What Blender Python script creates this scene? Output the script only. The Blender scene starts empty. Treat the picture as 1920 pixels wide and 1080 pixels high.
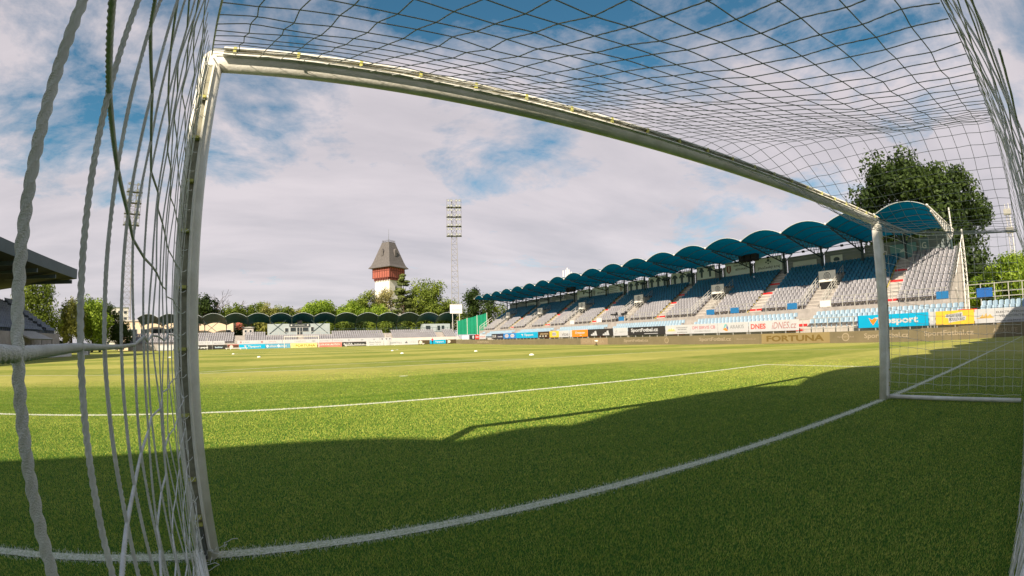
import bpy, math, random
import numpy as np
from mathutils import Matrix, Vector

random.seed(7)
rng = np.random.default_rng(11)
SC = bpy.context.scene
COL = SC.collection
R = math.radians

# ------------------------------------------------------------------ camera (wide action camera held in the goal net)
cam = bpy.data.cameras.new('camera')
cam_o = bpy.data.objects.new('camera', cam)
COL.objects.link(cam_o)
SC.camera = cam_o
cam.type = 'PANO'
cam.panorama_type = 'FISHEYE_LENS_POLYNOMIAL'
cam.sensor_fit = 'HORIZONTAL'
cam.sensor_width = 36.0
cam.fisheye_fov = R(200)
cam.fisheye_polynomial_k0 = 0.0
cam.fisheye_polynomial_k1 = -0.06192079432944372
cam.fisheye_polynomial_k2 = -(-0.00017781859099498315)
cam.fisheye_polynomial_k3 = -(-2.0245469271427303e-05)
cam.fisheye_polynomial_k4 = -9.473639480358016e-07
cam.shift_x = -0.022876
cam.shift_y = 0.062323
cam.clip_start = 0.02
cam.clip_end = 6000
CP = (-3.23263, -2.43188, 1.03682)
CF = (0.497444, 0.867047, 0.02791)
CR = (0.867423, -0.496725, -0.029029)
CU = (0.011306, -0.03865, 0.999189)
cam_o.matrix_world = Matrix(((CR[0], CU[0], -CF[0], CP[0]), (CR[1], CU[1], -CF[1], CP[1]),
                             (CR[2], CU[2], -CF[2], CP[2]), (0, 0, 0, 1)))

# ------------------------------------------------------------------ sky, sun, exposure
SUN_TRAVEL = Vector((1.0, 1.045, -1.0)).normalized()
SUN_EL = math.asin(-SUN_TRAVEL.z)
SUN_AZ = math.atan2(-SUN_TRAVEL.x, -SUN_TRAVEL.y)
world = bpy.data.worlds.new('World')
SC.world = world
world.use_nodes = True
nt = world.node_tree
nt.nodes.clear()
def N(t, **kw):
    n = nt.nodes.new(t)
    for k, v in kw.items():
        setattr(n, k, v)
    return n
def LK(a, b):
    nt.links.new(a, b)
w_out = N('ShaderNodeOutputWorld')
bg = N('ShaderNodeBackground')
bg.inputs['Strength'].default_value = 0.058
sky = N('ShaderNodeTexSky', sky_type='NISHITA', sun_disc=False)
sky.sun_elevation = SUN_EL
sky.sun_rotation = SUN_AZ
sky.air_density = 1.0
sky.dust_density = 0.6
sky.ozone_density = 1.6
tc = N('ShaderNodeTexCoord')
sep = N('ShaderNodeSeparateXYZ')
LK(tc.outputs['Generated'], sep.inputs[0])
zc = N('ShaderNodeMath', operation='MAXIMUM'); zc.inputs[1].default_value = 0.0
LK(sep.outputs['Z'], zc.inputs[0])
za = N('ShaderNodeMath', operation='ADD'); za.inputs[1].default_value = 0.16
LK(zc.outputs[0], za.inputs[0])
dx = N('ShaderNodeMath', operation='DIVIDE'); LK(sep.outputs['X'], dx.inputs[0]); LK(za.outputs[0], dx.inputs[1])
dy = N('ShaderNodeMath', operation='DIVIDE'); LK(sep.outputs['Y'], dy.inputs[0]); LK(za.outputs[0], dy.inputs[1])
cmb = N('ShaderNodeCombineXYZ'); LK(dx.outputs[0], cmb.inputs[0]); LK(dy.outputs[0], cmb.inputs[1])
def cloud_noise(scale, detail, rough, off, stretch=(1, 1, 1), dist=0.0):
    mp = N('ShaderNodeMapping')
    mp.inputs['Location'].default_value = off
    mp.inputs['Scale'].default_value = stretch
    LK(cmb.outputs[0], mp.inputs[0])
    nz = N('ShaderNodeTexNoise')
    nz.inputs['Scale'].default_value = scale
    nz.inputs['Detail'].default_value = detail
    nz.inputs['Roughness'].default_value = rough
    nz.inputs['Distortion'].default_value = dist
    LK(mp.outputs[0], nz.inputs['Vector'])
    return nz.outputs['Fac']
n1 = cloud_noise(1.05, 12, 0.63, (3.1, 1.7, 0.0), (1.0, 1.0, 1), 0.25)
n2 = cloud_noise(2.6, 11, 0.66, (7.3, 2.2, 4.0), (1, 1.15, 1), 0.4)
mx = N('ShaderNodeMath', operation='MULTIPLY_ADD')
LK(n2, mx.inputs[0]); mx.inputs[1].default_value = 0.42; LK(n1, mx.inputs[2])
# cloud deck thickens toward the horizon (it is seen edge-on there)
edge = N('ShaderNodeMapRange')
LK(zc.outputs[0], edge.inputs['Value'])
edge.inputs['From Min'].default_value = 0.0; edge.inputs['From Max'].default_value = 0.62
edge.inputs['To Min'].default_value = 0.25; edge.inputs['To Max'].default_value = -0.06
sm = N('ShaderNodeMath', operation='ADD'); LK(mx.outputs[0], sm.inputs[0]); LK(edge.outputs[0], sm.inputs[1])
ramp = N('ShaderNodeValToRGB')
LK(sm.outputs[0], ramp.inputs[0])
ramp.color_ramp.elements[0].position = 0.575
ramp.color_ramp.elements[0].color = (0, 0, 0, 1)
ramp.color_ramp.elements[1].position = 0.77
ramp.color_ramp.elements[1].color = (1, 1, 1, 1)
# lit and grey parts of the clouds
n3 = cloud_noise(1.5, 7, 0.55, (1.3, 9.7, 2.0), (0.7, 1.6, 1), 0.3)
cr = N('ShaderNodeValToRGB')
LK(n3, cr.inputs[0])
cr.color_ramp.elements[0].position = 0.34
cr.color_ramp.elements[0].color = (6.2, 5.75, 6.15, 1)
cr.color_ramp.elements[1].position = 0.66
cr.color_ramp.elements[1].color = (7.9, 7.15, 7.45, 1)
tint = N('ShaderNodeMixRGB', blend_type='MULTIPLY'); tint.inputs[0].default_value = 1.0
LK(sky.outputs[0], tint.inputs[1]); tint.inputs[2].default_value = (0.62, 1.22, 1.22, 1)
cmix = N('ShaderNodeMixRGB')
cf = N('ShaderNodeMath', operation='MULTIPLY'); LK(ramp.outputs[0], cf.inputs[0]); cf.inputs[1].default_value = 0.94
LK(cf.outputs[0], cmix.inputs[0])
LK(tint.outputs[0], cmix.inputs[1])
LK(cr.outputs[0], cmix.inputs[2])
LK(cmix.outputs[0], bg.inputs['Color'])
LK(bg.outputs[0], w_out.inputs[0])

sun = bpy.data.lights.new('sun', 'SUN')
sun.energy = 5.0
sun.angle = R(0.53)
sun.color = (1.0, 0.86, 0.66)
sun_o = bpy.data.objects.new('sun', sun)
COL.objects.link(sun_o)
sun_o.location = (-60, -60, 80)
sun_o.rotation_euler = SUN_TRAVEL.to_track_quat('-Z', 'Y').to_euler()

SC.view_settings.view_transform = 'Standard'
SC.view_settings.look = 'None'
SC.view_settings.gamma = 1.0
SC.view_settings.exposure = 0.78
SC.render.engine = 'CYCLES'
SC.cycles.use_denoising = True
SC.cycles.max_bounces = 8
SC.cycles.transparent_max_bounces = 12
SC.cycles.caustics_reflective = False
SC.cycles.caustics_refractive = False

# ------------------------------------------------------------------ helpers
def mat(name, color, rough=0.6, var=0.12, scale=3.0, bump=0.0, bscale=40.0, metal=0.0, spec=0.35, transl=None, dirt=None):
    """principled material with procedural tone variation, optional bump, translucency and dirt"""
    m = bpy.data.materials.new(name)
    m.use_nodes = True
    t = m.node_tree
    b = t.nodes['Principled BSDF']
    b.inputs['Roughness'].default_value = rough
    b.inputs['Metallic'].default_value = metal
    b.inputs['Specular IOR Level'].default_value = spec
    geo = t.nodes.new('ShaderNodeNewGeometry')
    nz = t.nodes.new('ShaderNodeTexNoise')
    nz.inputs['Scale'].default_value = scale
    nz.inputs['Detail'].default_value = 6
    nz.inputs['Roughness'].default_value = 0.6
    t.links.new(geo.outputs['Position'], nz.inputs['Vector'])
    rp = t.nodes.new('ShaderNodeValToRGB')
    t.links.new(nz.outputs['Fac'], rp.inputs[0])
    rp.color_ramp.elements[0].position = 0.3
    rp.color_ramp.elements[1].position = 0.7
    c = np.array(color[:3], float)
    lo = c * (1 - var); hi = np.minimum(c * (1 + var), 0.95)
    if dirt is not None:
        lo = np.array(dirt)
    rp.color_ramp.elements[0].color = (*lo, 1)
    rp.color_ramp.elements[1].color = (*hi, 1)
    t.links.new(rp.outputs[0], b.inputs['Base Color'])
    if bump > 0:
        n2_ = t.nodes.new('ShaderNodeTexNoise')
        n2_.inputs['Scale'].default_value = bscale
        n2_.inputs['Detail'].default_value = 4
        t.links.new(geo.outputs['Position'], n2_.inputs['Vector'])
        bp = t.nodes.new('ShaderNodeBump')
        bp.inputs['Strength'].default_value = bump
        bp.inputs['Distance'].default_value = 0.02
        t.links.new(n2_.outputs['Fac'], bp.inputs['Height'])
        t.links.new(bp.outputs[0], b.inputs['Normal'])
    if transl is not None:
        tr = t.nodes.new('ShaderNodeBsdfTranslucent')
        tr.inputs['Color'].default_value = (*transl[0], 1)
        ms = t.nodes.new('ShaderNodeMixShader')
        ms.inputs[0].default_value = transl[1]
        out = t.nodes['Material Output']
        t.links.new(b.outputs[0], ms.inputs[1])
        t.links.new(tr.outputs[0], ms.inputs[2])
        t.links.new(ms.outputs[0], out.inputs[0])
    return m

_flat = {}
def paint(c, rough=0.5):
    k = (round(c[0], 3), round(c[1], 3), round(c[2], 3))
    if k not in _flat:
        _flat[k] = mat('print_%d' % len(_flat), c, rough, 0.06, 1.2)
    return _flat[k]

class MB:
    """collects shapes into one mesh"""
    def __init__(s):
        s.v = []; s.f = []
    def add(s, vs, fs):
        o = len(s.v)
        s.v.extend([tuple(map(float, p)) for p in vs])
        s.f.extend([tuple(i + o for i in f) for f in fs])
        return s
    def box(s, x0, x1, y0, y1, z0, z1):
        return s.add([(x0, y0, z0), (x1, y0, z0), (x1, y1, z0), (x0, y1, z0), (x0, y0, z1), (x1, y0, z1), (x1, y1, z1), (x0, y1, z1)],
                     [(0, 3, 2, 1), (4, 5, 6, 7), (0, 1, 5, 4), (1, 2, 6, 5), (2, 3, 7, 6), (3, 0, 4, 7)])
    def bar(s, p, q, r=0.05, n=4, r2=None):
        p = Vector(p); q = Vector(q)
        d = (q - p)
        if d.length < 1e-6:
            return s
        d.normalize()
        a = d.orthogonal().normalized() if abs(d.z) > 0.95 else d.cross(Vector((0, 0, 1))).normalized()
        b = d.cross(a)
        r2 = r if r2 is None else r2
        vs = []
        for c, rr in ((p, r), (q, r2)):
            for i in range(n):
                t = 2 * math.pi * (i + 0.5) / n
                vs.append(c + a * (rr * math.cos(t)) + b * (rr * math.sin(t)))
        fs = [(i, (i + 1) % n, n + (i + 1) % n, n + i) for i in range(n)]
        fs.append(tuple(range(n - 1, -1, -1))); fs.append(tuple(range(n, 2 * n)))
        return s.add(vs, fs)
    def tube(s, pts, r, n=6, twist=0.0, lobes=0, amp=0.0, cap=True):
        """sweep along a polyline; optional rope lobes (twist = radians per metre)"""
        P = np.asarray(pts, float)
        k = len(P)
        T = np.gradient(P, axis=0)
        T /= np.linalg.norm(T, axis=1)[:, None] + 1e-12
        ref = np.array([0.31, 0.17, 0.93]) if abs(T[0][2]) < 0.8 else np.array([0.93, 0.31, 0.17])
        A = ref - (T @ ref)[:, None] * T
        A /= np.linalg.norm(A, axis=1)[:, None]
        B = np.cross(T, A)
        L = np.concatenate([[0], np.cumsum(np.linalg.norm(np.diff(P, axis=0), axis=1))])
        ph = np.linspace(0, 2 * np.pi, n, endpoint=False)
        rr = np.full((k, n), r) if np.isscalar(r) else np.asarray(r)[:, None] * np.ones((1, n))
        if lobes:
            rr = rr * (1 + amp * np.cos(lobes * (ph[None] - twist * L[:, None])))
        V = P[:, None] + rr[..., None] * (np.cos(ph)[None, :, None] * A[:, None] + np.sin(ph)[None, :, None] * B[:, None])
        o = len(s.v)
        s.v.extend(map(tuple, V.reshape(-1, 3)))
        for i in range(k - 1):
            for j in range(n):
                j2 = (j + 1) % n
                s.f.append((o + i * n + j, o + i * n + j2, o + (i + 1) * n + j2, o + (i + 1) * n + j))
        if cap:
            s.f.append(tuple(o + j for j in range(n - 1, -1, -1)))
            s.f.append(tuple(o + (k - 1) * n + j for j in range(n)))
        return s
    def prism(s, poly, axis, a, b):
        """poly: 2D outline; axis 0/1/2 = extrusion axis from a to b"""
        n = len(poly)
        def put(p, t):
            if axis == 0: return (t, p[0], p[1])
            if axis == 1: return (p[0], t, p[1])
            return (p[0], p[1], t)
        vs = [put(p, a) for p in poly] + [put(p, b) for p in poly]
        fs = [(i, (i + 1) % n, n + (i + 1) % n, n + i) for i in range(n)]
        fs += [tuple(range(n - 1, -1, -1)), tuple(range(n, 2 * n))]
        return s.add(vs, fs)
    def build(s, name, m, parent=None, smooth=False):
        me = bpy.data.meshes.new(name)
        me.from_pydata(s.v, [], s.f)
        me.update()
        return link(name, me, m, parent, smooth)

def link(name, me, m, parent=None, smooth=False):
    if m is not None:
        me.materials.append(m)
    if smooth:
        me.polygons.foreach_set('use_smooth', [True] * len(me.polygons))
    o = bpy.data.objects.new(name, me)
    COL.objects.link(o)
    if parent is not None:
        o.parent = parent
    return o

def fast_mesh(name, V, F):
    """V (n,3) float, F (m,k) int with constant k"""
    me = bpy.data.meshes.new(name)
    V = np.ascontiguousarray(V, np.float32); F = np.ascontiguousarray(F, np.int32)
    m_, k = F.shape
    me.vertices.add(len(V)); me.vertices.foreach_set('co', V.ravel())
    me.loops.add(m_ * k); me.loops.foreach_set('vertex_index', F.ravel())
    me.polygons.add(m_)
    me.polygons.foreach_set('loop_start', np.arange(0, m_ * k, k, dtype=np.int32))
    me.update(calc_edges=True)
    return me

def empty(name, loc=(0, 0, 0)):
    o = bpy.data.objects.new(name, None)
    COL.objects.link(o)
    o.location = loc
    o.empty_display_size = 0.3
    return o

def tag(o, label, cat=None, group=None, kind=None):
    o['label'] = label
    if cat: o['category'] = cat
    if group: o['group'] = group
    if kind: o['kind'] = kind
    return o

def child_at(o, parent):
    """parent an object built in world coordinates to an Empty placed elsewhere"""
    o.parent = parent
    o.matrix_parent_inverse = Matrix.Translation(parent.location).inverted()
    return o

# lettering -----------------------------------------------------------------
FRAMES = {'E': ((0, -1, 0), (0, 0, 1), (-1, 0, 0)),   # faces -x (right-hand stand)
          'N': ((1, 0, 0), (0, 0, 1), (0, -1, 0)),    # faces -y (far end)
          'W': ((0, 1, 0), (0, 0, 1), (1, 0, 0))}     # faces +x (left-hand stand)
_texts = []
def frame_matrix(fr, org):
    X, Y, Z = FRAMES[fr]
    return Matrix(((X[0], Y[0], Z[0], org[0]), (X[1], Y[1], Z[1], org[1]), (X[2], Y[2], Z[2], org[2]), (0, 0, 0, 1)))
def lettering(txt, parent, x, y, w, h, color, bold=0.02, shear=0.0, z=0.006, name='lettering', fit=True):
    """text whose box is centred at x, y (parent's frame), w wide and h high"""
    cu = bpy.data.curves.new(name, 'FONT')
    cu.body = txt
    cu.align_x = 'CENTER'; cu.align_y = 'CENTER'
    cu.size = 1.0
    cu.offset = bold
    cu.shear = shear
    cu.extrude = 0.004
    cu.resolution_u = 3
    cu.materials.append(paint(color))
    o = bpy.data.objects.new(name, cu)
    COL.objects.link(o)
    o.parent = parent
    o.location = (x, y, z)
    _texts.append((o, w, h))
    return o
def fit_texts():
    """scale each lettering to its box and turn it into one plain mesh per letter"""
    bpy.context.view_layer.update()
    dg = bpy.context.evaluated_depsgraph_get()
    for o, w, h in _texts:
        me = bpy.data.meshes.new_from_object(o.evaluated_get(dg))
        nv = len(me.vertices)
        co = np.zeros(nv * 3); me.vertices.foreach_get('co', co); co = co.reshape(-1, 3)
        lo, hi = co.min(0), co.max(0)
        sx = w / max(hi[0] - lo[0], 1e-3); sy = h / max(hi[1] - lo[1], 1e-3)
        co = (co - (lo + hi) / 2) * np.array([sx, sy, 1.0]) + np.array([o.location.x, o.location.y, o.location.z])
        par = list(range(nv))
        def find(a):
            while par[a] != a:
                par[a] = par[par[a]]; a = par[a]
            return a
        polys = [tuple(p.vertices) for p in me.polygons]
        for p in polys:
            r0 = find(p[0])
            for q_ in p[1:]:
                par[find(q_)] = r0
        comp = {}
        for p in polys:
            comp.setdefault(find(p[0]), []).append(p)
        glyphs = []    # components that share an x range (dots, accents) belong to one letter
        for ps in sorted(comp.values(), key=lambda ps: min(co[v][0] for p in ps for v in p)):
            x0 = min(co[v][0] for p in ps for v in p); x1 = max(co[v][0] for p in ps for v in p)
            if glyphs and (min(glyphs[-1][1], x1) - max(glyphs[-1][0], x0)) > 0.5 * min(x1 - x0, glyphs[-1][1] - glyphs[-1][0]):
                glyphs[-1][2].extend(ps); glyphs[-1][1] = max(glyphs[-1][1], x1)
            else:
                glyphs.append([x0, x1, list(ps)])
        mt = o.data.materials[0]
        for x0, x1, ps in glyphs:
            idx = sorted({v for p in ps for v in p}); mp_ = {v: k for k, v in enumerate(idx)}
            m2 = bpy.data.meshes.new('letter')
            m2.from_pydata([tuple(co[v]) for v in idx], [], [tuple(mp_[v] for v in p) for p in ps]); m2.update()
            link('letter', m2, mt, o.parent)
        cu = o.data
        bpy.data.objects.remove(o); bpy.data.curves.remove(cu); bpy.data.meshes.remove(me)
def flat(parent, name, polys, color, z=0.004):
    """raised print: one part for each polygon in the parent's frame"""
    o = None
    for p in polys:
        n = len(p)
        o = MB().add([(a, b, 0.001) for a, b in p] + [(a, b, z) for a, b in p],
               [tuple(range(n, 2 * n))] + [(i, (i + 1) % n, n + (i + 1) % n, n + i) for i in range(n)]).build(name, paint(color), parent)
    return o
def rect(x, y, w, h):
    return [(x - w / 2, y - h / 2), (x + w / 2, y - h / 2), (x + w / 2, y + h / 2), (x - w / 2, y + h / 2)]
def disc(x, y, r, n=16, r2=None):
    r2 = r if r2 is None else r2
    return [(x + r * math.cos(2 * math.pi * i / n), y + r2 * math.sin(2 * math.pi * i / n)) for i in range(n)]
def board(name, label, fr, org, w, h, color, items=(), cat='advertising board', group=None, legs=0.0, thick=0.05, top=True):
    """flat hoarding: org = lower left corner as seen from the pitch; children: panel, lettering, print, legs"""
    e = empty(name)
    e.matrix_world = frame_matrix(fr, org)
    if top:
        tag(e, label, cat, group)
    MB().box(0, w, 0, h, -thick, 0).build('panel', paint(color), e)
    for it in items:
        if it[0] == 't':
            _, txt, x, y, tw, th, c = it[:7]
            lettering(txt, e, x * w, y * h, tw * w, th * h, c, *it[7:])
        elif it[0] == 'p':
            _, nm, polys, c = it[:4]
            zz = it[4] if len(it) > 4 else 0.004
            flat(e, nm, [[(a * w, b * h) for a, b in p] for p in polys], c, zz)
    if legs > 0:
        n = max(2, int(w / 1.3) + 1)
        for i in range(n):
            xx = 0.08 + (w - 0.16) * i / (n - 1)
            MB().box(xx - 0.03, xx + 0.03, -legs, 0.0, -thick - 0.045, -thick + 0.012).build('leg', M['galv'], e)
    return e

# ------------------------------------------------------------------ materials
M = {}
M['white_frame'] = mat('white_goal_paint', (0.92, 0.90, 0.85), 0.40, 0.02, 6.0, 0.12, 60, dirt=(0.68, 0.66, 0.58))
M['cord'] = mat('white_net_cord', (0.86, 0.85, 0.79), 0.9, 0.16, 60, 0.5, 2500)
M['cord_roof'] = mat('white_net_cord_shaded', (0.40, 0.41, 0.39), 0.9, 0.14, 20)  # same white cord, painted darker for the unlit underside of the roof net
M['cord_far'] = mat('white_net_cord_thin', (0.72, 0.72, 0.66), 0.9, 0.12, 20)
M['clip'] = mat('yellow_net_clip', (0.50, 0.49, 0.13), 0.5, 0.15, 20)
M['groove_dark'] = mat('dark_groove', (0.30, 0.29, 0.22), 0.8, 0.3, 25)  # darker colour for the recessed strip between the rail lips
M['steel_dark'] = mat('dark_bracket', (0.10, 0.11, 0.10), 0.5, 0.2, 10)
M['galv'] = mat('galvanised_steel', (0.42, 0.41, 0.38), 0.55, 0.15, 4)
M['mast_steel'] = mat('grey_mast_steel', (0.25, 0.24, 0.24), 0.55, 0.15, 4)
M['galv_white'] = mat('white_steel', (0.66, 0.64, 0.62), 0.5, 0.12, 3)
M['concrete'] = mat('terrace_concrete', (0.37, 0.34, 0.32), 0.9, 0.2, 1.5, 0.3, 12)
M['concrete_pale'] = mat('pale_concrete', (0.50, 0.46, 0.43), 0.9, 0.12, 1.2, 0.2, 10)
M['seat_grey'] = mat('grey_plastic_seat', (0.265, 0.26, 0.29), 0.5, 0.12, 0.7)
M['seat_blue'] = mat('pale_blue_plastic_seat', (0.28, 0.385, 0.48), 0.45, 0.10, 0.7)
M['seat_navy'] = mat('blue_plastic_seat', (0.014, 0.145, 0.26), 0.45, 0.2, 0.7)
M['seat_dark'] = mat('dark_blue_plastic_seat', (0.16, 0.20, 0.27), 0.45, 0.2, 0.7)
M['vault'] = mat('blue_polycarbonate', (0.001, 0.12, 0.17), 0.5, 0.35, 1.1, spec=0.03, transl=((0.0, 0.30, 0.42), 0.55))
M['vault_far'] = mat('green_polycarbonate', (0.012, 0.075, 0.085), 0.4, 0.3, 1.0, transl=((0.005, 0.16, 0.19), 0.28))
M['roof_rim'] = mat('pale_roof_rim', (0.55, 0.60, 0.62), 0.4, 0.1, 2)
M['truss'] = mat('dark_teal_steel', (0.030, 0.055, 0.065), 0.5, 0.2, 3)
M['clad'] = mat('grey_green_cladding', (0.20, 0.235, 0.245), 0.55, 0.12, 0.8)
M['red'] = mat('red_edge_paint', (0.65, 0.03, 0.03), 0.5, 0.1, 3)
M['yellow'] = mat('yellow_edge_paint', (0.70, 0.55, 0.06), 0.5, 0.15, 3)
M['beige'] = mat('beige_render', (0.72, 0.57, 0.42), 0.9, 0.06, 0.6)
M['plaster'] = mat('white_plaster', (0.66, 0.63, 0.60), 0.9, 0.08, 0.4)
M['cabin'] = mat('grey_cabin_panel', (0.36, 0.41, 0.43), 0.6, 0.08, 0.8)
M['glass'] = mat('dark_window_glass', (0.03, 0.04, 0.045), 0.12, 0.2, 1, spec=0.6)
M['black'] = mat('black_equipment', (0.018, 0.018, 0.02), 0.45, 0.2, 5)
M['slate'] = mat('slate_roof', (0.115, 0.105, 0.105), 0.75, 0.18, 1.4, 0.4, 8)
M['tower_red'] = mat('red_timber', (0.34, 0.10, 0.072), 0.8, 0.18, 1.5)
M['timber'] = mat('dark_red_timber', (0.16, 0.045, 0.035), 0.8, 0.2, 2)
M['roof_red'] = mat('red_roof_tiles', (0.34, 0.09, 0.06), 0.85, 0.2, 2)
M['fascia'] = mat('dark_blue_fascia', (0.055, 0.085, 0.115), 0.5, 0.12, 0.8)
M['soffit'] = mat('dark_soffit', (0.045, 0.05, 0.055), 0.8, 0.2, 0.8)
M['green_net'] = mat('green_safety_net', (0.015, 0.34, 0.20), 0.8, 0.12, 0.5, transl=((0.02, 0.42, 0.25), 0.45))
M['bark'] = mat('tree_bark', (0.085, 0.062, 0.045), 0.95, 0.3, 4, 0.6, 20)
M['ball'] = mat('white_ball', (0.80, 0.79, 0.74), 0.45, 0.05, 6)
M['lamp_face'] = mat('floodlight_glass', (0.50, 0.52, 0.55), 0.2, 0.2, 3)
def leaf_mat(name, c, vc, tr=0.30):
    m = bpy.data.materials.new(name)
    m.use_nodes = True
    t = m.node_tree
    b = t.nodes['Principled BSDF']
    b.inputs['Roughness'].default_value = 0.6
    b.inputs['Specular IOR Level'].default_value = 0.25
    at = t.nodes.new('ShaderNodeAttribute'); at.attribute_name = 'tone'
    rp = t.nodes.new('ShaderNodeValToRGB')
    t.links.new(at.outputs['Fac'], rp.inputs[0])
    rp.color_ramp.elements[0].color = (*[k * 0.55 for k in c], 1)
    rp.color_ramp.elements[1].color = (*vc, 1)
    t.links.new(rp.outputs[0], b.inputs['Base Color'])
    tl = t.nodes.new('ShaderNodeBsdfTranslucent')
    t.links.new(rp.outputs[0], tl.inputs['Color'])
    ms = t.nodes.new('ShaderNodeMixShader'); ms.inputs[0].default_value = tr
    t.links.new(b.outputs[0], ms.inputs[1]); t.links.new(tl.outputs[0], ms.inputs[2])
    t.links.new(ms.outputs[0], t.nodes['Material Output'].inputs[0])
    return m
LEAF = {
    'dark': leaf_mat('dark_leaves', (0.040, 0.080, 0.018), (0.095, 0.145, 0.032), 0.38),
    'mid': leaf_mat('green_leaves', (0.15, 0.235, 0.03), (0.32, 0.39, 0.06), 0.38),
    'bright': leaf_mat('bright_leaves', (0.19, 0.34, 0.024), (0.42, 0.54, 0.06), 0.38),
    'olive': leaf_mat('olive_leaves', (0.23, 0.26, 0.055), (0.48, 0.47, 0.12), 0.38),
    'pale': leaf_mat('pale_birch_leaves', (0.32, 0.30, 0.10), (0.60, 0.54, 0.24), 0.38),
    'pine': leaf_mat('pine_needles', (0.11, 0.165, 0.045), (0.27, 0.31, 0.09), 0.33),
}

# ------------------------------------------------------------------ ground
def smooth(a, b, x):
    t = np.clip((np.asarray(x, float) - a) / (b - a), 0, 1)
    return t * t * (3 - 2 * t)
def zg(x, y):
    """crowned pitch: the touchline sides fall away a little"""
    return -0.30 * smooth(12, 34, np.abs(x)) * smooth(-6, 10, y) * (1 - 0.65 * smooth(70, 108, y))

LINES = []   # x0, x1, y0, y1 rectangles painted on the pitch
LW = 0.12
def lrect(x0, x1, y0, y1): LINES.append((x0, x1, y0, y1))
lrect(-34, 34, -LW / 2, LW / 2); lrect(-34, 34, 105 - LW / 2, 105 + LW / 2)
lrect(-34, -34 + LW, 0, 105); lrect(34 - LW, 34, 0, 105); lrect(-34, 34, 52.44, 52.56)
for s, yb in ((1, 0), (-1, 105)):
    for hw, dp in ((9.16, 5.5), (20.16, 16.5)):
        y1 = yb + s * dp
        lrect(-hw, hw, min(y1, y1 - s * LW), max(y1, y1 - s * LW))
        lrect(-hw, -hw + LW, min(yb, y1), max(yb, y1))
        lrect(hw - LW, hw, min(yb, y1), max(yb, y1))

def grass_nodes(t, painted):
    """shared turf colour: mowing checks, mottling; returns the colour socket"""
    geo = t.nodes.new('ShaderNodeNewGeometry')
    sp = t.nodes.new('ShaderNodeSeparateXYZ')
    t.links.new(geo.outputs['Position'], sp.inputs[0])
    def mth(op, a, b=None, c=None):
        n = t.nodes.new('ShaderNodeMath'); n.operation = op
        for i, v in enumerate((a, b, c)):
            if v is None: continue
            if isinstance(v, (int, float)): n.inputs[i].default_value = v
            else: t.links.new(v, n.inputs[i])
        return n.outputs[0]
    def wave(sock, period, off):
        s_ = mth('SINE', mth('MULTIPLY', mth('ADD', sock, off), 2 * math.pi / period))
        return mth('MINIMUM', mth('MAXIMUM', mth('MULTIPLY', s_, 7.0), -1.0), 1.0)
    wy = wave(mth('MAXIMUM', sp.outputs['Y'], 0.6), 11.0, 5.5)
    wx = wave(sp.outputs['X'], 11.0, 0.0)
    wxs = mth('MULTIPLY', wx, 0.30)
    def nz(scale, det=5, rough=0.6, vec=None):
        n = t.nodes.new('ShaderNodeTexNoise')
        n.inputs['Scale'].default_value = scale; n.inputs['Detail'].default_value = det
        n.inputs['Roughness'].default_value = rough
        t.links.new(vec or geo.outputs['Position'], n.inputs['Vector'])
        return n.outputs['Fac']
    big = mth('SUBTRACT', nz(0.35, 6, 0.65), 0.5)
    mid = mth('SUBTRACT', nz(2.2, 6, 0.7), 0.5)
    fine = mth('SUBTRACT', nz(45, 3, 0.7), 0.5)
    # far turf: streaks along the mowing direction
    mp = t.nodes.new('ShaderNodeMapping')
    mp.inputs['Scale'].default_value = (0.25, 3.0, 1.0)
    t.links.new(geo.outputs['Position'], mp.inputs[0])
    stre = mth('SUBTRACT', nz(1.0, 5, 0.6, mp.outputs[0]), 0.5)
    v = mth('MULTIPLY', mth('ADD', wy, wxs), -0.14)
    v = mth('ADD', v, mth('MULTIPLY', big, 0.6))
    v = mth('ADD', v, mth('MULTIPLY', mid, 0.65))
    v = mth('ADD', v, mth('MULTIPLY', fine, 0.40))
    v = mth('ADD', v, mth('MULTIPLY', stre, 0.45))
    v = mth('ADD', v, 0.5)
    rp = t.nodes.new('ShaderNodeValToRGB')
    t.links.new(v, rp.inputs[0])
    rp.color_ramp.elements[0].position = 0.12
    rp.color_ramp.elements[0].color = (0.125, 0.182, 0.019, 1)
    rp.color_ramp.elements[1].position = 0.92
    rp.color_ramp.elements[1].color = (0.435, 0.392, 0.110, 1)
    wear = t.nodes.new('ShaderNodeMapRange')
    t.links.new(nz(0.8, 7, 0.7), wear.inputs['Value'])
    wear.inputs['From Min'].default_value = 0.56; wear.inputs['From Max'].default_value = 0.72
    wear.inputs['To Min'].default_value = 0.0; wear.inputs['To Max'].default_value = 0.45
    wm = t.nodes.new('ShaderNodeMixRGB'); wm.inputs[2].default_value = (0.30, 0.27, 0.10, 1)
    t.links.new(wear.outputs[0], wm.inputs[0]); t.links.new(rp.outputs[0], wm.inputs[1])
    return wm.outputs[0], mth, fine

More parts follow.
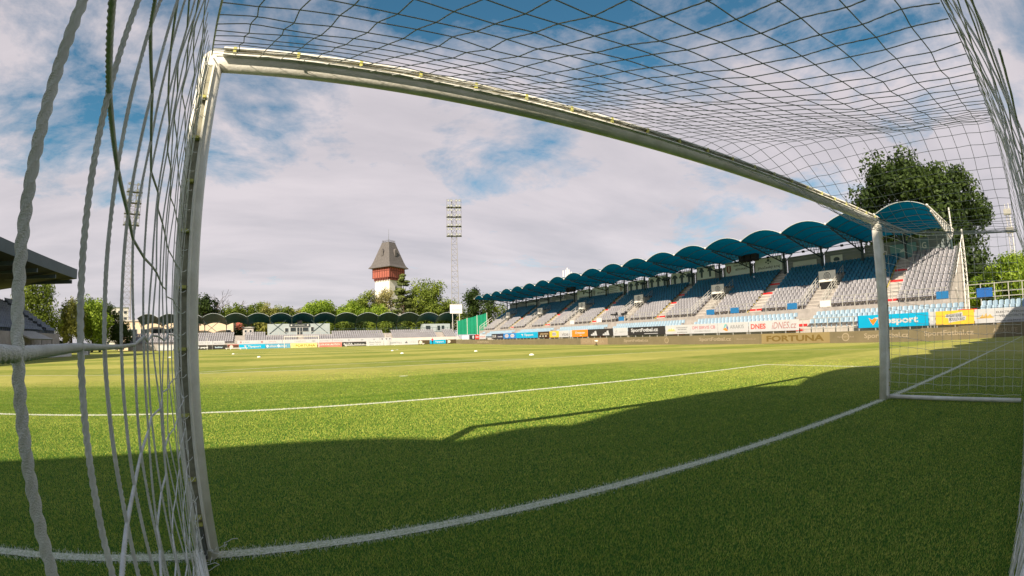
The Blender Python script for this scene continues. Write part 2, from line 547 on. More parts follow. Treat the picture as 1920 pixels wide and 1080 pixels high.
def pitch_mat():
    m = bpy.data.materials.new('turf'); m.use_nodes = True
    t = m.node_tree; b = t.nodes['Principled BSDF']
    b.inputs['Roughness'].default_value = 0.9
    b.inputs['Specular IOR Level'].default_value = 0.1
    c, mth, fine = grass_nodes(t, False)
    # thatch under the modelled blades, its colour darkened to deepen the shaded goalmouth
    g2 = t.nodes.new('ShaderNodeNewGeometry')
    ds = t.nodes.new('ShaderNodeVectorMath'); ds.operation = 'DISTANCE'
    t.links.new(g2.outputs['Position'], ds.inputs[0]); ds.inputs[1].default_value = (CP[0], CP[1], 0.0)
    mr = t.nodes.new('ShaderNodeMapRange')
    t.links.new(ds.outputs['Value'], mr.inputs['Value'])
    mr.inputs['From Min'].default_value = 7.0; mr.inputs['From Max'].default_value = 17.5
    mr.inputs['To Min'].default_value = 1.0; mr.inputs['To Max'].default_value = 0.0
    th_ = t.nodes.new('ShaderNodeMixRGB'); th_.inputs[2].default_value = (0.050, 0.120, 0.015, 1)
    t.links.new(mr.outputs[0], th_.inputs[0]); t.links.new(c, th_.inputs[1])
    t.links.new(th_.outputs[0], b.inputs['Base Color'])
    bp = t.nodes.new('ShaderNodeBump'); bp.inputs['Strength'].default_value = 0.5; bp.inputs['Distance'].default_value = 0.03
    t.links.new(fine, bp.inputs['Height']); t.links.new(bp.outputs[0], b.inputs['Normal'])
    return m
def blade_mat():
    m = bpy.data.materials.new('grass_blades'); m.use_nodes = True
    t = m.node_tree; b = t.nodes['Principled BSDF']
    b.inputs['Roughness'].default_value = 0.55
    b.inputs['Specular IOR Level'].default_value = 0.12
    c, mth, fine = grass_nodes(t, True)
    at = t.nodes.new('ShaderNodeAttribute'); at.attribute_name = 'tone'
    mul = t.nodes.new('ShaderNodeMixRGB'); mul.blend_type = 'MULTIPLY'; mul.inputs[0].default_value = 1.0
    rp = t.nodes.new('ShaderNodeValToRGB')
    rp.color_ramp.elements[0].color = (0.54, 1.12, 0.52, 1)
    rp.color_ramp.elements[1].color = (2.0, 1.9, 1.6, 1)
    t.links.new(at.outputs['Fac'], rp.inputs[0])
    t.links.new(c, mul.inputs[1]); t.links.new(rp.outputs[0], mul.inputs[2])
    pa = t.nodes.new('ShaderNodeAttribute'); pa.attribute_name = 'paint'
    mx_ = t.nodes.new('ShaderNodeMixRGB'); mx_.inputs[2].default_value = (0.95, 0.94, 0.90, 1)
    t.links.new(pa.outputs['Fac'], mx_.inputs[0]); t.links.new(mul.outputs[0], mx_.inputs[1])
    t.links.new(mx_.outputs[0], b.inputs['Base Color'])
    tl = t.nodes.new('ShaderNodeBsdfTranslucent'); t.links.new(mx_.outputs[0], tl.inputs['Color'])
    ms = t.nodes.new('ShaderNodeMixShader'); ms.inputs[0].default_value = 0.25
    t.links.new(b.outputs[0], ms.inputs[1]); t.links.new(tl.outputs[0], ms.inputs[2])
    t.links.new(ms.outputs[0], t.nodes['Material Output'].inputs[0])
    return m

def build_ground():
    xs = np.concatenate([[-4000, -1500, -600, -250, -120, -80], np.linspace(-60, 60, 81), [80, 120, 250, 600, 1500, 4000]])
    ys = np.concatenate([[-4000, -1500, -600, -250, -120, -60], np.linspace(-30, 130, 107), [180, 300, 600, 1500, 4000]])
    X, Y = np.meshgrid(xs, ys)
    V = np.stack([X, Y, zg(X, Y)], -1).reshape(-1, 3)
    nx = len(xs)
    I, J = np.meshgrid(np.arange(nx - 1), np.arange(len(ys) - 1))
    a = (J * nx + I).ravel()
    F = np.stack([a, a + 1, a + nx + 1, a + nx], 1)
    g = link('pitch', fast_mesh('pitch', V, F), pitch_mat(), smooth=True)
    tag(g, 'mown green turf of the football pitch and the land around it', kind='structure')
    # markings
    V = []; F = []
    def strip(P, Q):
        """ribbon between two polylines of equal length"""
        o = len(V)
        for p, q_ in zip(P, Q):
            V.append((p[0], p[1], float(zg(p[0], p[1])) + 0.004)); V.append((q_[0], q_[1], float(zg(q_[0], q_[1])) + 0.004))
        for i in range(len(P) - 1):
            F.append((o + 2 * i, o + 2 * i + 1, o + 2 * i + 3, o + 2 * i + 2))
    for k, (x0, x1, y0, y1) in enumerate(LINES):
        if k == 0: y0, y1 = y0 + 0.018, y1 - 0.018      # the near goal line frays into the blades
        if x1 - x0 > y1 - y0:
            n = max(2, int(x1 - x0) + 1)
            t = np.linspace(x0, x1, n); strip([(a, y0) for a in t], [(a, y1) for a in t])
        else:
            n = max(2, int(y1 - y0) + 1)
            t = np.linspace(y0 + 0.13, y1 - 0.13, n); strip([(x0, a) for a in t], [(x1, a) for a in t])
    def arc(cx, cy, r, a0, a1, n=48):
        t = np.linspace(a0, a1, n)
        strip([(cx + (r - LW / 2) * math.cos(a), cy + (r - LW / 2) * math.sin(a)) for a in t],
              [(cx + (r + LW / 2) * math.cos(a), cy + (r + LW / 2) * math.sin(a)) for a in t])
    al = math.asin(5.62 / 9.15)
    arc(0, 11, 9.15, al, math.pi - al); arc(0, 94, 9.15, -math.pi + al, -al); arc(0, 52.5, 9.15, 0.014, 2 * math.pi - 0.014, 90)
    for cy in (11, 94, ):
        t = np.linspace(0, math.pi, 14)
        strip([(0.13 * math.cos(a), cy + 0.13 * math.sin(a)) for a in t], [(0.13 * math.cos(a), cy - 0.13 * math.sin(a)) for a in t])
    mk = link('pitch_markings', fast_mesh('pitch_markings', np.array(V), np.array(F)),
              mat('line_paint', (0.80, 0.79, 0.70), 0.9, 0.08, 70, 0.8, 120, dirt=(0.28, 0.34, 0.16)))
    tag(mk, 'white painted lines of the football pitch', kind='structure')

def build_grass():
    """individual mown blades; their number thins out away from the goal"""
    cx, cy = CP[0], CP[1]
    n = 1480000
    d = 0.9 + rng.random(n) ** 1.12 * 16.1
    az = R(-44) + rng.random(n) * R(134)
    x = cx + d * np.sin(az); y = cy + d * np.cos(az)
    keep = (y > -3.2) & (rng.random(n) < np.clip((17.5 - d) / 10.0, 0, 1))
    x, y, d = x[keep], y[keep], d[keep]
    n = len(x)
    z = zg(x, y)
    hgt = 0.009 + 0.010 * rng.random(n) ** 1.3
    wid = (0.0010 + 0.0008 * rng.random(n)) * (0.58 + 0.235 * d)
    th = rng.random(n) * 2 * np.pi
    lean = (0.15 + 0.95 * rng.random(n)) * hgt
    base = np.stack([x, y, z - 0.002], 1)
    side = np.stack([-np.sin(th), np.cos(th), np.zeros(n)], 1) * wid[:, None]
    fw = np.stack([np.cos(th), np.sin(th), np.zeros(n)], 1)
    tip = base + fw * lean[:, None] + np.array([0, 0, 1.0]) * hgt[:, None]
    V = np.stack([base - side, base + side, tip], 1).reshape(-1, 3)
    me = fast_mesh('grass', V, np.arange(3 * n).reshape(-1, 3))
    paint_v = np.zeros(n)
    jx, jy = x + rng.normal(0, 0.014, n), y + rng.normal(0, 0.017, n)
    for (x0, x1, y0, y1) in LINES:
        paint_v = np.maximum(paint_v, ((jx > x0 - 0.008) & (jx < x1 + 0.008) & (jy > y0 - 0.008) & (jy < y1 + 0.008)) * 1.0)
    paint_v *= (rng.random(n) < 0.82) * (0.75 + 0.25 * rng.random(n))
    tone = rng.random(n) ** 1.2
    for nm, val in (('paint', paint_v), ('tone', tone)):
        a = me.attributes.new(nm, 'FLOAT', 'POINT')
        a.data.foreach_set('value', np.repeat(val, 3).astype(np.float32))
    g = link('grass', me, blade_mat())
    tag(g, 'short mown grass blades in and before the goal', kind='stuff')

# ------------------------------------------------------------------ goal
GX = 3.72; GZ = 2.50
def y_top(x): return -2.335 + 0.055 * (x + 2.07)
def y_mid(x): return -2.455 + 0.036 * (x + 3.23)
def y_bot(x): return -2.350 + 0.070 * (x + 1.0)
LEFT_A = np.array([-3.75, -0.07]); LEFT_B = np.array([-3.262, -2.43])
RIGHT_A = np.array([3.75, -0.07]); RIGHT_B = np.array([3.80, -1.98])

def build_goal():
    e = empty('football_goal', (0, 0, 0))
    tag(e, 'white tubular goal frame with mitred corners enclosing the viewer', 'goal')
    for s in (-1, 1):
        MB().tube([(s * GX, 0, -0.05), (s * GX, 0, 0.8), (s * GX, 0, 1.6), (s * GX, 0, GZ + 0.0)], 0.06, 28).build('post', M['white_frame'], e, True)
    MB().tube([(-GX - 0.0, 0, GZ), (-1.2, 0, GZ), (1.2, 0, GZ), (GX, 0, GZ)], 0.06, 28).build('crossbar', M['white_frame'], e, True)
    for s in (-1, 1):   # rounded mitre cap over each corner
        mb = MB()
        pts = [(s * GX, 0, GZ - 0.062), (s * (GX), 0, GZ), (s * (GX - 0.062), 0, GZ)]
        n = 16
        ringv = []
        for i in range(9):
            la = -math.pi / 2 + math.pi * i / 8
            for j in range(n):
                lo = 2 * math.pi * j / n
                ringv.append((s * GX + 0.0605 * math.cos(la) * math.cos(lo), 0.0605 * math.cos(la) * math.sin(lo), GZ + 0.0605 * math.sin(la)))
        fs = [(i * n + j, i * n + (j + 1) % n, (i + 1) * n + (j + 1) % n, (i + 1) * n + j) for i in range(8) for j in range(n)]
        mb.add(ringv, fs).build('corner_joint', M['white_frame'], e, True)
    # net rail behind posts and bar, clips along it
    rail = []
    for s in (-1, 1):
        for o_ in (-1, 1):
            MB().box(s * GX + o_ * 0.026 - 0.005, s * GX + o_ * 0.026 + 0.005, -0.086, -0.040, 0.06, GZ - 0.06).build('net_rail', M['white_frame'], e)
        MB().box(s * GX - 0.0205, s * GX + 0.0205, -0.066, -0.0605, 0.06, GZ - 0.06).build('rail_groove', M['groove_dark'], e)
        ks = [0.20, 0.235, 0.42, 0.72, 1.02, 1.30, 1.56, 1.80, 2.02, 2.24]
        for z in ks:
            MB().box(s * GX - 0.018, s * GX + 0.018, -0.098, -0.060, z - 0.007, z + 0.007).build('net_clip', M['clip'], e)
    for o_ in (-1, 1):
        MB().box(-GX + 0.06, GX - 0.06, -0.084, -0.040, GZ + 0.020 + o_ * 0.020 - 0.004, GZ + 0.020 + o_ * 0.020 + 0.004).build('net_rail', M['white_frame'], e)
    MB().box(-GX + 0.06, GX - 0.06, -0.066, -0.058, GZ + 0.005, GZ + 0.035).build('rail_groove', M['groove_dark'], e)
    for i in range(22):
        x = -GX + 0.12 + i * 0.34
        if x > GX - 0.05: break
        MB().box(x - 0.008, x + 0.008, -0.088, -0.050, GZ + 0.006, GZ + 0.044).build('net_clip', M['clip'], e)
    # ground bars
    for A, B in ((LEFT_A, LEFT_B), (RIGHT_A, RIGHT_B)):
        MB().tube([(A[0], A[1], 0.045), ((A[0] + B[0]) / 2, (A[1] + B[1]) / 2, 0.045), (B[0], B[1], 0.045)], 0.028, 14).build('ground_bar', M['white_frame'], e, True)
    xs = np.linspace(-3.0, 3.80, 9)
    MB().tube([(x, y_bot(x) - 0.07, 0.045) for x in xs], 0.030, 14).build('ground_bar', M['white_frame'], e, True)
    MB().box(-GX - 0.016, -GX + 0.016, -0.112, -0.088, 0.03, 0.19).build('bracket', M['steel_dark'], e)
    for zz in (0.07, 0.14):
        MB().bar((-GX, -0.112, zz), (-GX, -0.120, zz), 0.008, 8).build('bolt', M['galv'], e)
    return e

def wob(P, amp, f, seed):
    """slack in a cord"""
    r_ = np.random.default_rng(seed)
    L = np.linspace(0, 1, len(P))
    o = np.zeros_like(P)
    for k in range(3):
        o += np.sin(2 * np.pi * (f * (k + 1) * L + r_.random()))[:, None] * (r_.normal(0, 1, 3) * amp / (k + 1))[None]
    w = np.minimum(1, np.minimum(L, 1 - L) * 8)[:, None]
    return P + o * w

def rope(P, dist_to_cam, parent, r=0.00165, seed=0, m=None):
    """one net cord; near cords get real laid-rope lobes"""
    P = np.asarray(P, float)
    L = np.linalg.norm(np.diff(P, axis=0), axis=1).sum()
    # resample
    s_ = np.concatenate([[0], np.cumsum(np.linalg.norm(np.diff(P, axis=0), axis=1))])
    if dist_to_cam < 0.30:
        n = int(min(L / 0.0013, 1800)); sides, lobes = 14, 3
    elif dist_to_cam < 0.9:
        n = int(min(L / 0.0026, 850)); sides, lobes = 7, 3
    elif dist_to_cam < 1.6:
        n = int(min(L / 0.005, 420)); sides, lobes = 6, 3
    else:
        n = max(len(P), int(L / 0.05)); sides, lobes = 5, 0
    n = max(n, 6)
    t = np.linspace(0, s_[-1], n)
    Q = np.stack([np.interp(t, s_, P[:, k]) for k in range(3)], 1)
    if n > 40 and lobes:   # round the knots' corners a little
        ker = np.ones(9) / 9
        for k in range(3):
            pad = np.pad(Q[:, k], 4, mode='edge'); Q[:, k] = np.convolve(pad, ker, 'valid')
    mb = MB().tube(Q, r, sides, twist=2 * math.pi / 0.015, lobes=lobes, amp=0.20 if lobes else 0)
    return mb.build('cord', m or (M['cord'] if lobes else M['cord_far']), parent, True)

def roof_z(x, y):
    """slack roof net: it sags behind the bar, rises to a ridge near mid goal and bellies again beyond it"""
    zl = np.interp(-y, [0, 0.12, 0.5, 1.0, 1.47, 1.7, 1.95, 2.4], [2.53, 2.47, 2.28, 2.05, 1.885, 1.81, 1.775, 1.77])
    xr = np.interp(-y, [0, 0.10, 0.25, 0.62, 1.57, 2.3], [-1.4, -1.0, -0.45, 0.02, 0.34, 0.42])
    zr = np.interp(-y, [0, 0.12, 0.3, 0.62, 1.57, 2.3], [2.53, 2.49, 2.48, 2.46, 2.38, 2.34])
    if x <= xr:
        t = max(0.0, (x + 2.7) / (xr + 2.7))
        return float(zl + (zr - zl) * t ** 1.6)
    a = float(smooth(0.0, 0.75, -y))
    s_ = x - xr
    low = np.interp(s_, [0, 0.12, 0.35, 0.7, 1.1, 1.7, 2.4, 3.4, 5.2], [0, 0.02, 0.13, 0.31, 0.46, 0.48, 0.40, 0.26, 0.24])
    flat_ = np.interp(s_, [0, 0.4, 5.2], [0, 0.02, 0.03])
    return float(zr - a * low - (1 - a) * flat_)
def roof_y(v, x): return -0.07 + (y_top(x) + 0.07) * v
def roof_point(u, v):
    """u 0..1 left to right, v 0..1 crossbar to back edge"""
    xl = float(np.interp(v, [0, 1], [-3.72, -3.26])); xr = 3.72 + 0.05 * v
    x = xl + (xr - xl) * u
    y = roof_y(v, x)
    return np.array([x, y, roof_z(x, y)])
V_ROWS = None
def roof_rows():
    """v values that space the cross cords one mesh apart along the sagging net"""
    vv = np.linspace(0, 1, 400)
    P = np.array([roof_point(0.18, v) for v in vv])
    L = np.concatenate([[0], np.cumsum(np.linalg.norm(np.diff(P, axis=0), axis=1))])
    n = int(round(L[-1] / 0.1225))
    return np.interp(np.linspace(0, L[-1], n + 1), L, vv)

def build_net():
    root = empty('goal_net', (0, 0, 0))
    tag(root, 'white square mesh goal net sagging behind the near goal', 'goal net')
    cp = np.array(CP)
    MESH = 0.12
    def dist(P): return float(np.min(np.linalg.norm(np.asarray(P) - cp, axis=1)))
    # ---- left side panel: passes close to the lens
    pl = empty('side_panel'); pl.parent = root
    A, B = LEFT_A, LEFT_B
    Ld = np.linalg.norm(B - A); ud = (B - A) / Ld
    nrm = np.array([-ud[1], ud[0]])
    plan = [(-3.2984, -2.3197), (-3.3323, -2.1999), (-3.3614, -2.0797), (-3.3889, -1.9596), (-3.4154, -1.8394), (-3.4396, -1.7188), (-3.4637, -1.5983),
            (-3.4862, -1.4775), (-3.5081, -1.3566), (-3.5298, -1.2357), (-3.5506, -1.1147), (-3.5719, -0.9939), (-3.5919, -0.8727), (-3.6107, -0.7514),
            (-3.6301, -0.6302), (-3.6495, -0.5091), (-3.6681, -0.3877), (-3.6900, -0.2650), (-3.7120, -0.1450)]
    s_list = plan
    rows = [1.0352 + 0.1225 * k for k in range(-8, 12)]
    r_ = np.random.default_rng(5)
    node = {}
    DZ = [0.0, 0.0023, 0.001, -0.001, 0.004, 0.008, 0.012, 0.016, 0.020, 0.024, 0.028, 0.032, 0.036]
    for i, s in enumerate(s_list):
        for k, z in enumerate(rows):
            amp = 0.0016 * i if i < 5 else 0.009
            dz = DZ[min(i, 12)] * (1.0 if k == 8 else 0.6)
            node[i, k] = np.array([s[0], s[1], z + dz + r_.normal(0, amp * 0.4)])
            node[i, k][:2] += nrm * r_.normal(0, amp * 0.40) + ud * r_.normal(0, amp * 0.5)
    ltop = lambda s: roof_z(s[0], s[1])
    nk = len(rows)
    for i, s in enumerate(s_list):
        zt = ltop(s)
        P = [np.array([s[0], s[1], 0.05])] + [node[i, k] for k in range(nk) if rows[k] < zt - 0.05] + [np.array([s[0], s[1], zt])]
        rope(P, dist(P), pl)
    for k in range(nk):
        P = [np.array([CP[0] - 0.052, CP[1] + 0.066, rows[k] + 0.001])] + [node[i, k] for i in range(len(s_list)) if rows[k] < ltop(s_list[i]) - 0.03]
        if rows[k] > 1.75: P = P[1:]
        P = P + [np.array([A[0], A[1], rows[k] + 0.03])]
        if len(P) > 3: rope(P, dist(P), pl)
    # ---- right side panel
    pr_ = empty('side_panel'); pr_.parent = root
    A, B = RIGHT_A, RIGHT_B
    Ld = np.linalg.norm(B - A); ud = (B - A) / Ld
    def rtop(s):
        v = s / Ld
        return float(roof_point(1.0, v)[2])
    nv = int(Ld / MESH)
    zs = np.linspace(0.05, 1.0, 20)
    for i in range(nv + 1):
        s = 0.02 + i * (Ld - 0.02) / nv
        P = []
        for z in zs:
            q_ = A + ud * s
            P.append((q_[0] + 0.035 * math.sin(math.pi * z), q_[1] - 0.05 * z * (1 - s / Ld), 0.05 + z * (rtop(s) - 0.05)))
        rope(wob(np.array(P), 0.006, 2.2, 40 + i), 7, pr_, 0.0022)
    nh = 19
    for k in range(nh):
        P = []
        for s in np.linspace(0, Ld, 34):
            q_ = A + ud * s
            t = (k + 0.6) / nh
            P.append((q_[0] + 0.035 * math.sin(math.pi * t), q_[1], 0.05 + t * (rtop(s) - 0.05) - 0.010 * abs(math.sin(s / MESH * math.pi))))
        rope(wob(np.array(P), 0.007, 3, 80 + k), 7, pr_, 0.0024)
    # ---- roof panel
    rp_ = empty('roof_panel'); rp_.parent = root
    nu = 61; VR = roof_rows(); nvv = len(VR) - 1
    r2 = np.random.default_rng(9)
    G = np.zeros((nu + 1, nvv + 1, 3))
    for i in range(nu + 1):
        for j in range(nvv + 1):
            v = VR[j]
            # zigzag slack gives the cells their slight lozenge shape
            G[i, j] = roof_point(i / nu, v)
            if 0 < j and 0 < i < nu:
                G[i, j] += r2.normal(0, 0.0032, 3) + np.array([0.005 * (1 if (j + i // 7) % 2 else -1) * min(1, j / 6), 0, 0])
    for i in range(nu + 1):
        rope(G[i], max(1.0, dist(G[i])), rp_, 0.0020, m=M['cord_roof'])
    for j in range(1, nvv + 1):
        rope(G[:, j], max(1.7, dist(G[:, j])), rp_, 0.0020, m=M['cord_roof'])
    # head rope along crossbar with lacing
    P = [(x, -0.085, GZ + 0.028 + 0.006 * math.sin(x * 19)) for x in np.linspace(-GX, GX, 120)]
    rope(P, 3, rp_, 0.003)
    # ---- back panel
    bp = empty('back_panel'); bp.parent = root
    for i in range(56):
        x = -2.62 + i * 0.117
        if x > 3.78: break
        zt = roof_z(x, y_top(x))
        P = []
        for z in np.linspace(0, 1, 14):
            zz = 0.045 + z * (zt - 0.045)
            f = 1 - abs(2 * z - 1) ** 2.2
            yy = (y_bot(x) * (1 - z) + y_top(x) * z) * (1 - f) + y_mid(x) * f
            P.append((x, min(yy, y_mid(x) + 0.30), zz))
        P = wob(np.array(P), 0.010, 1.5, 300 + i)
        rope(P, dist(P), bp)
    for k in range(1, 20):
        z = k / 19.5
        P = []
        for x in np.linspace(-2.75, 3.80, 60):
            zt = roof_z(x, y_top(x))
            f = 1 - abs(2 * z - 1) ** 2.2
            yy = (y_bot(x) * (1 - z) + y_top(x) * z) * (1 - f) + y_mid(x) * f
            P.append((x, yy, 0.045 + z * (zt - 0.045)))
        P = wob(np.array(P), 0.010, 5, 500 + k)
        rope(P, 1.2, bp)
    # edge rope along the back of the roof and its side edges
    er = empty('edge_rope'); er.parent = root
    rope([roof_point(u, 1.0) + np.array([0, -0.01, 0.0]) for u in np.linspace(0.09, 1, 60)], 1.2, er, 0.003)
    rope([roof_point(1.0, v) for v in np.linspace(0, 1, 30)], 7, er, 0.005)
    rope([roof_point(0.0, v) for v in np.linspace(0, 0.85, 30)], 2.2, er, 0.004)
    # lacing hanks at the bottom of the left post and on its rail
    hk = empty('lacing'); hk.parent = root
    r3 = np.random.default_rng(21)
    for i in range(26):
        z = 0.06 + i * 0.094
        a = np.array([-3.72 + 0.018, -0.10, z])
        P = [a, a + np.array([-0.012, -0.030, -0.022 + r3.normal(0, 0.004)]), a + np.array([-0.03, -0.075, -0.012]), a + np.array([-0.036, -0.10, 0.02 + r3.normal(0, 0.008)])]
        t = np.linspace(0, 1, 14)[:, None]
        P = [(1 - k) ** 3 * P[0] + 3 * (1 - k) ** 2 * k * P[1] + 3 * (1 - k) * k * k * P[2] + k ** 3 * P[3] for k in t[:, 0]]
        rope(P, 2.2, hk, 0.0016)
    for i in range(60):
        x = -3.6 + i * 0.12
        P = [(x, -0.09, GZ + 0.03), (x + 0.01, -0.062, GZ + 0.058), (x + 0.02, -0.01, GZ + 0.066), (x + 0.028, 0.03, GZ + 0.058)]
        rope(P, 3, hk, 0.0016)
    for i in range(7):
        w_ = np.random.default_rng(60 + i)
        P = np.array([-3.71, -0.12, 0.03]) + np.cumsum(w_.normal(0, 1, (12, 3)) * np.array([0.022, 0.03, 0.012]), 0)
        P[:, 2] = np.abs(P[:, 2] - 0.02) + 0.02
        rope(P, 2.3, hk, 0.0018)

def build_far_goal():
    e = empty('football_goal', (0, 105, 0))
    tag(e, 'small white goal standing at the far end of the pitch', 'goal')
    z0 = -0.05
    for s in (-1, 1):
        MB().bar((s * GX, 0, z0), (s * GX, 0, GZ + z0), 0.075, 10).build('post', M['galv_white'], e)
    MB().bar((-GX - 0.07, 0, GZ + z0), (GX + 0.07, 0, GZ + z0), 0.075, 10).build('crossbar', M['galv_white'], e)
    n = empty('goal_net', (0, 105, 0))
    tag(n, 'fine white net hung behind the far goal', 'goal net')
    mb = MB()
    for i in range(19):
        x = -GX + i * 2 * GX / 18
        mb.bar((x, 0.1, GZ + z0), (x, 1.9, GZ - 0.1 + z0), 0.006, 3).bar((x, 1.9, GZ - 0.1 + z0), (x, 2.1, 0.02 + z0), 0.006, 3)
    for i in range(8):
        z = 0.1 + i * 0.32
        mb.bar((-GX, 2.05, z), (GX, 2.05, z), 0.006, 3)
        mb.bar((-GX, 0.1 + i * 0.25, GZ - 0.05), (GX, 0.1 + i * 0.25, GZ - 0.05), 0.006, 3)
    o = mb.build('mesh', M['cord_far'], n)

# ------------------------------------------------------------------ seats
def seat_mesh(w=0.43):
    """moulded bucket seat facing local -x; origin at the tread"""
    mb = MB()
    h = w / 2
    # pan with rolled front
    mb.add([(-0.24, -h, 0.40), (-0.24, h, 0.40), (-0.19, h, 0.44), (-0.19, -h, 0.44), (0.10, -h, 0.41), (0.10, h, 0.41), (0.10, h, 0.37), (0.10, -h, 0.37)],
           [(0, 3, 2, 1), (3, 4, 5, 2), (4, 7, 6, 5), (0, 1, 6, 7), (0, 7, 4, 3), (1, 2, 5, 6)])
    # curved back, three facets
    ys = [-h, -h * 0.55, h * 0.55, h]; xo = [0.06, 0.13, 0.13, 0.06]; zt = [0.73, 0.80, 0.80, 0.73]
    vs = []
    for y, x, z in zip(ys, xo, zt):
        vs += [(x, y, 0.41), (x + 0.07, y, z), (x + 0.035, y, 0.41), (x + 0.105, y, z)]
    fs = []
    for i in range(3):
        a = i * 4; b = a + 4
        fs += [(a, a + 1, b + 1, b), (a + 2, b + 2, b + 3, a + 3), (a + 1, a + 3, b + 3, b + 1)]
    fs += [(0, 2, 3, 1), (12, 13, 15, 14)]
    mb.add(vs, fs)
    # pedestal
    mb.box(0.0, 0.07, -0.03, 0.03, 0.0, 0.38)
    return mb
def place_seats(parent, kinds, rot, near_to, limit=300):
    """kinds: list of (spots, material). The seats nearest the viewer are objects, all others one joined part"""
    mb = seat_mesh()
    V0 = np.array(mb.v)
    c, s = math.cos(rot), math.sin(rot)
    V0 = np.stack([V0[:, 0] * c - V0[:, 1] * s, V0[:, 0] * s + V0[:, 1] * c, V0[:, 2]], 1)
    spots = np.concatenate([np.asarray(k[0], float) for k in kinds])
    mi = np.concatenate([np.full(len(k[0]), i) for i, k in enumerate(kinds)])
    order = np.argsort(np.linalg.norm(spots - np.array(near_to), axis=1))
    near, far = order[:limit], order[limit:]
    off = Vector(parent.location)
    proto = []
    for _, m in kinds:
        me = bpy.data.meshes.new('seat'); me.from_pydata([tuple(v) for v in V0], [], mb.f); me.update(); me.materials.append(m)
        proto.append(me)
    jit = np.random.default_rng(17)
    for i in near:
        o = bpy.data.objects.new('seat', proto[mi[i]])
        COL.objects.link(o); o.parent = parent
        o.location = Vector(spots[i]) - off
        o.rotation_euler = (0, 0, jit.normal(0, 0.035))
    if len(far):
        vv = (V0[None] + spots[far][:, None] - np.array(off)).reshape(-1, 3)
        nv = len(V0)
        fs = [tuple(q_ + k * nv for q_ in f) for k in range(len(far)) for f in mb.f]
        me2 = bpy.data.meshes.new('seat_rows'); me2.from_pydata([tuple(p) for p in vv], [], fs)
        for _, m in kinds:
            me2.materials.append(m)
        me2.polygons.foreach_set('material_index', np.repeat(mi[far], len(mb.f)).astype(np.int32))
        me2.update()
        o = link('seat_rows', me2, None, parent)
        o['kind'] = 'stuff'

# ------------------------------------------------------------------ right-hand stand
ST_Y0, ST_Y1 = 6.9, 103.0
VOM = [20.4, 35.3, 50.2, 65.1, 80.0, 95.0]
AIS = [12.7, 27.9, 42.8, 57.7, 72.6, 87.5]
UP_X0, UP_Z0, UP_T, UP_R, UP_N = 41.95, 2.95, 0.565, 0.385, 13
def tread(k): return UP_X0 + k * UP_T, UP_Z0 + k * UP_R

def vault_mesh(y0, y1, x0, x1, zf, zb, rise_f, rise_b, n=14, m_=5, th=0.05):
    """barrel vault sheet between two valleys with thickness"""
    mb = MB()
    top = []; 
    vs = []
    for lay in (0, 1):
        for i in range(m_ + 1):
            a = i / m_
            x = x0 + (x1 - x0) * a
            zz = zf + (zb - zf) * a; rs = rise_f + (rise_b - rise_f) * a
            for j in range(n + 1):
                t = j / n
                y = y0 + (y1 - y0) * t
                arch = 1 - (2 * t - 1) ** 2
                vs.append((x, y, zz + rs * arch - lay * th))
    w = n + 1; off = (m_ + 1) * w
    fs = []
    for i in range(m_):
        for j in range(n):
            a = i * w + j
            fs.append((a, a + w, a + w + 1, a + 1)); fs.append((off + a, off + a + 1, off + a + w + 1, off + a + w))
    for j in range(n):
        fs.append((j, j + 1, off + j + 1, off + j))
        b = m_ * w + j
        fs.append((b, off + b, off + b + 1, b + 1))
    for i in range(m_):
        a = i * w; fs.append((a, off + a, off + a + w, a + w))
        a = i * w + n; fs.append((a, a + w, off + a + w, off + a))
    return mb.add(vs, fs)

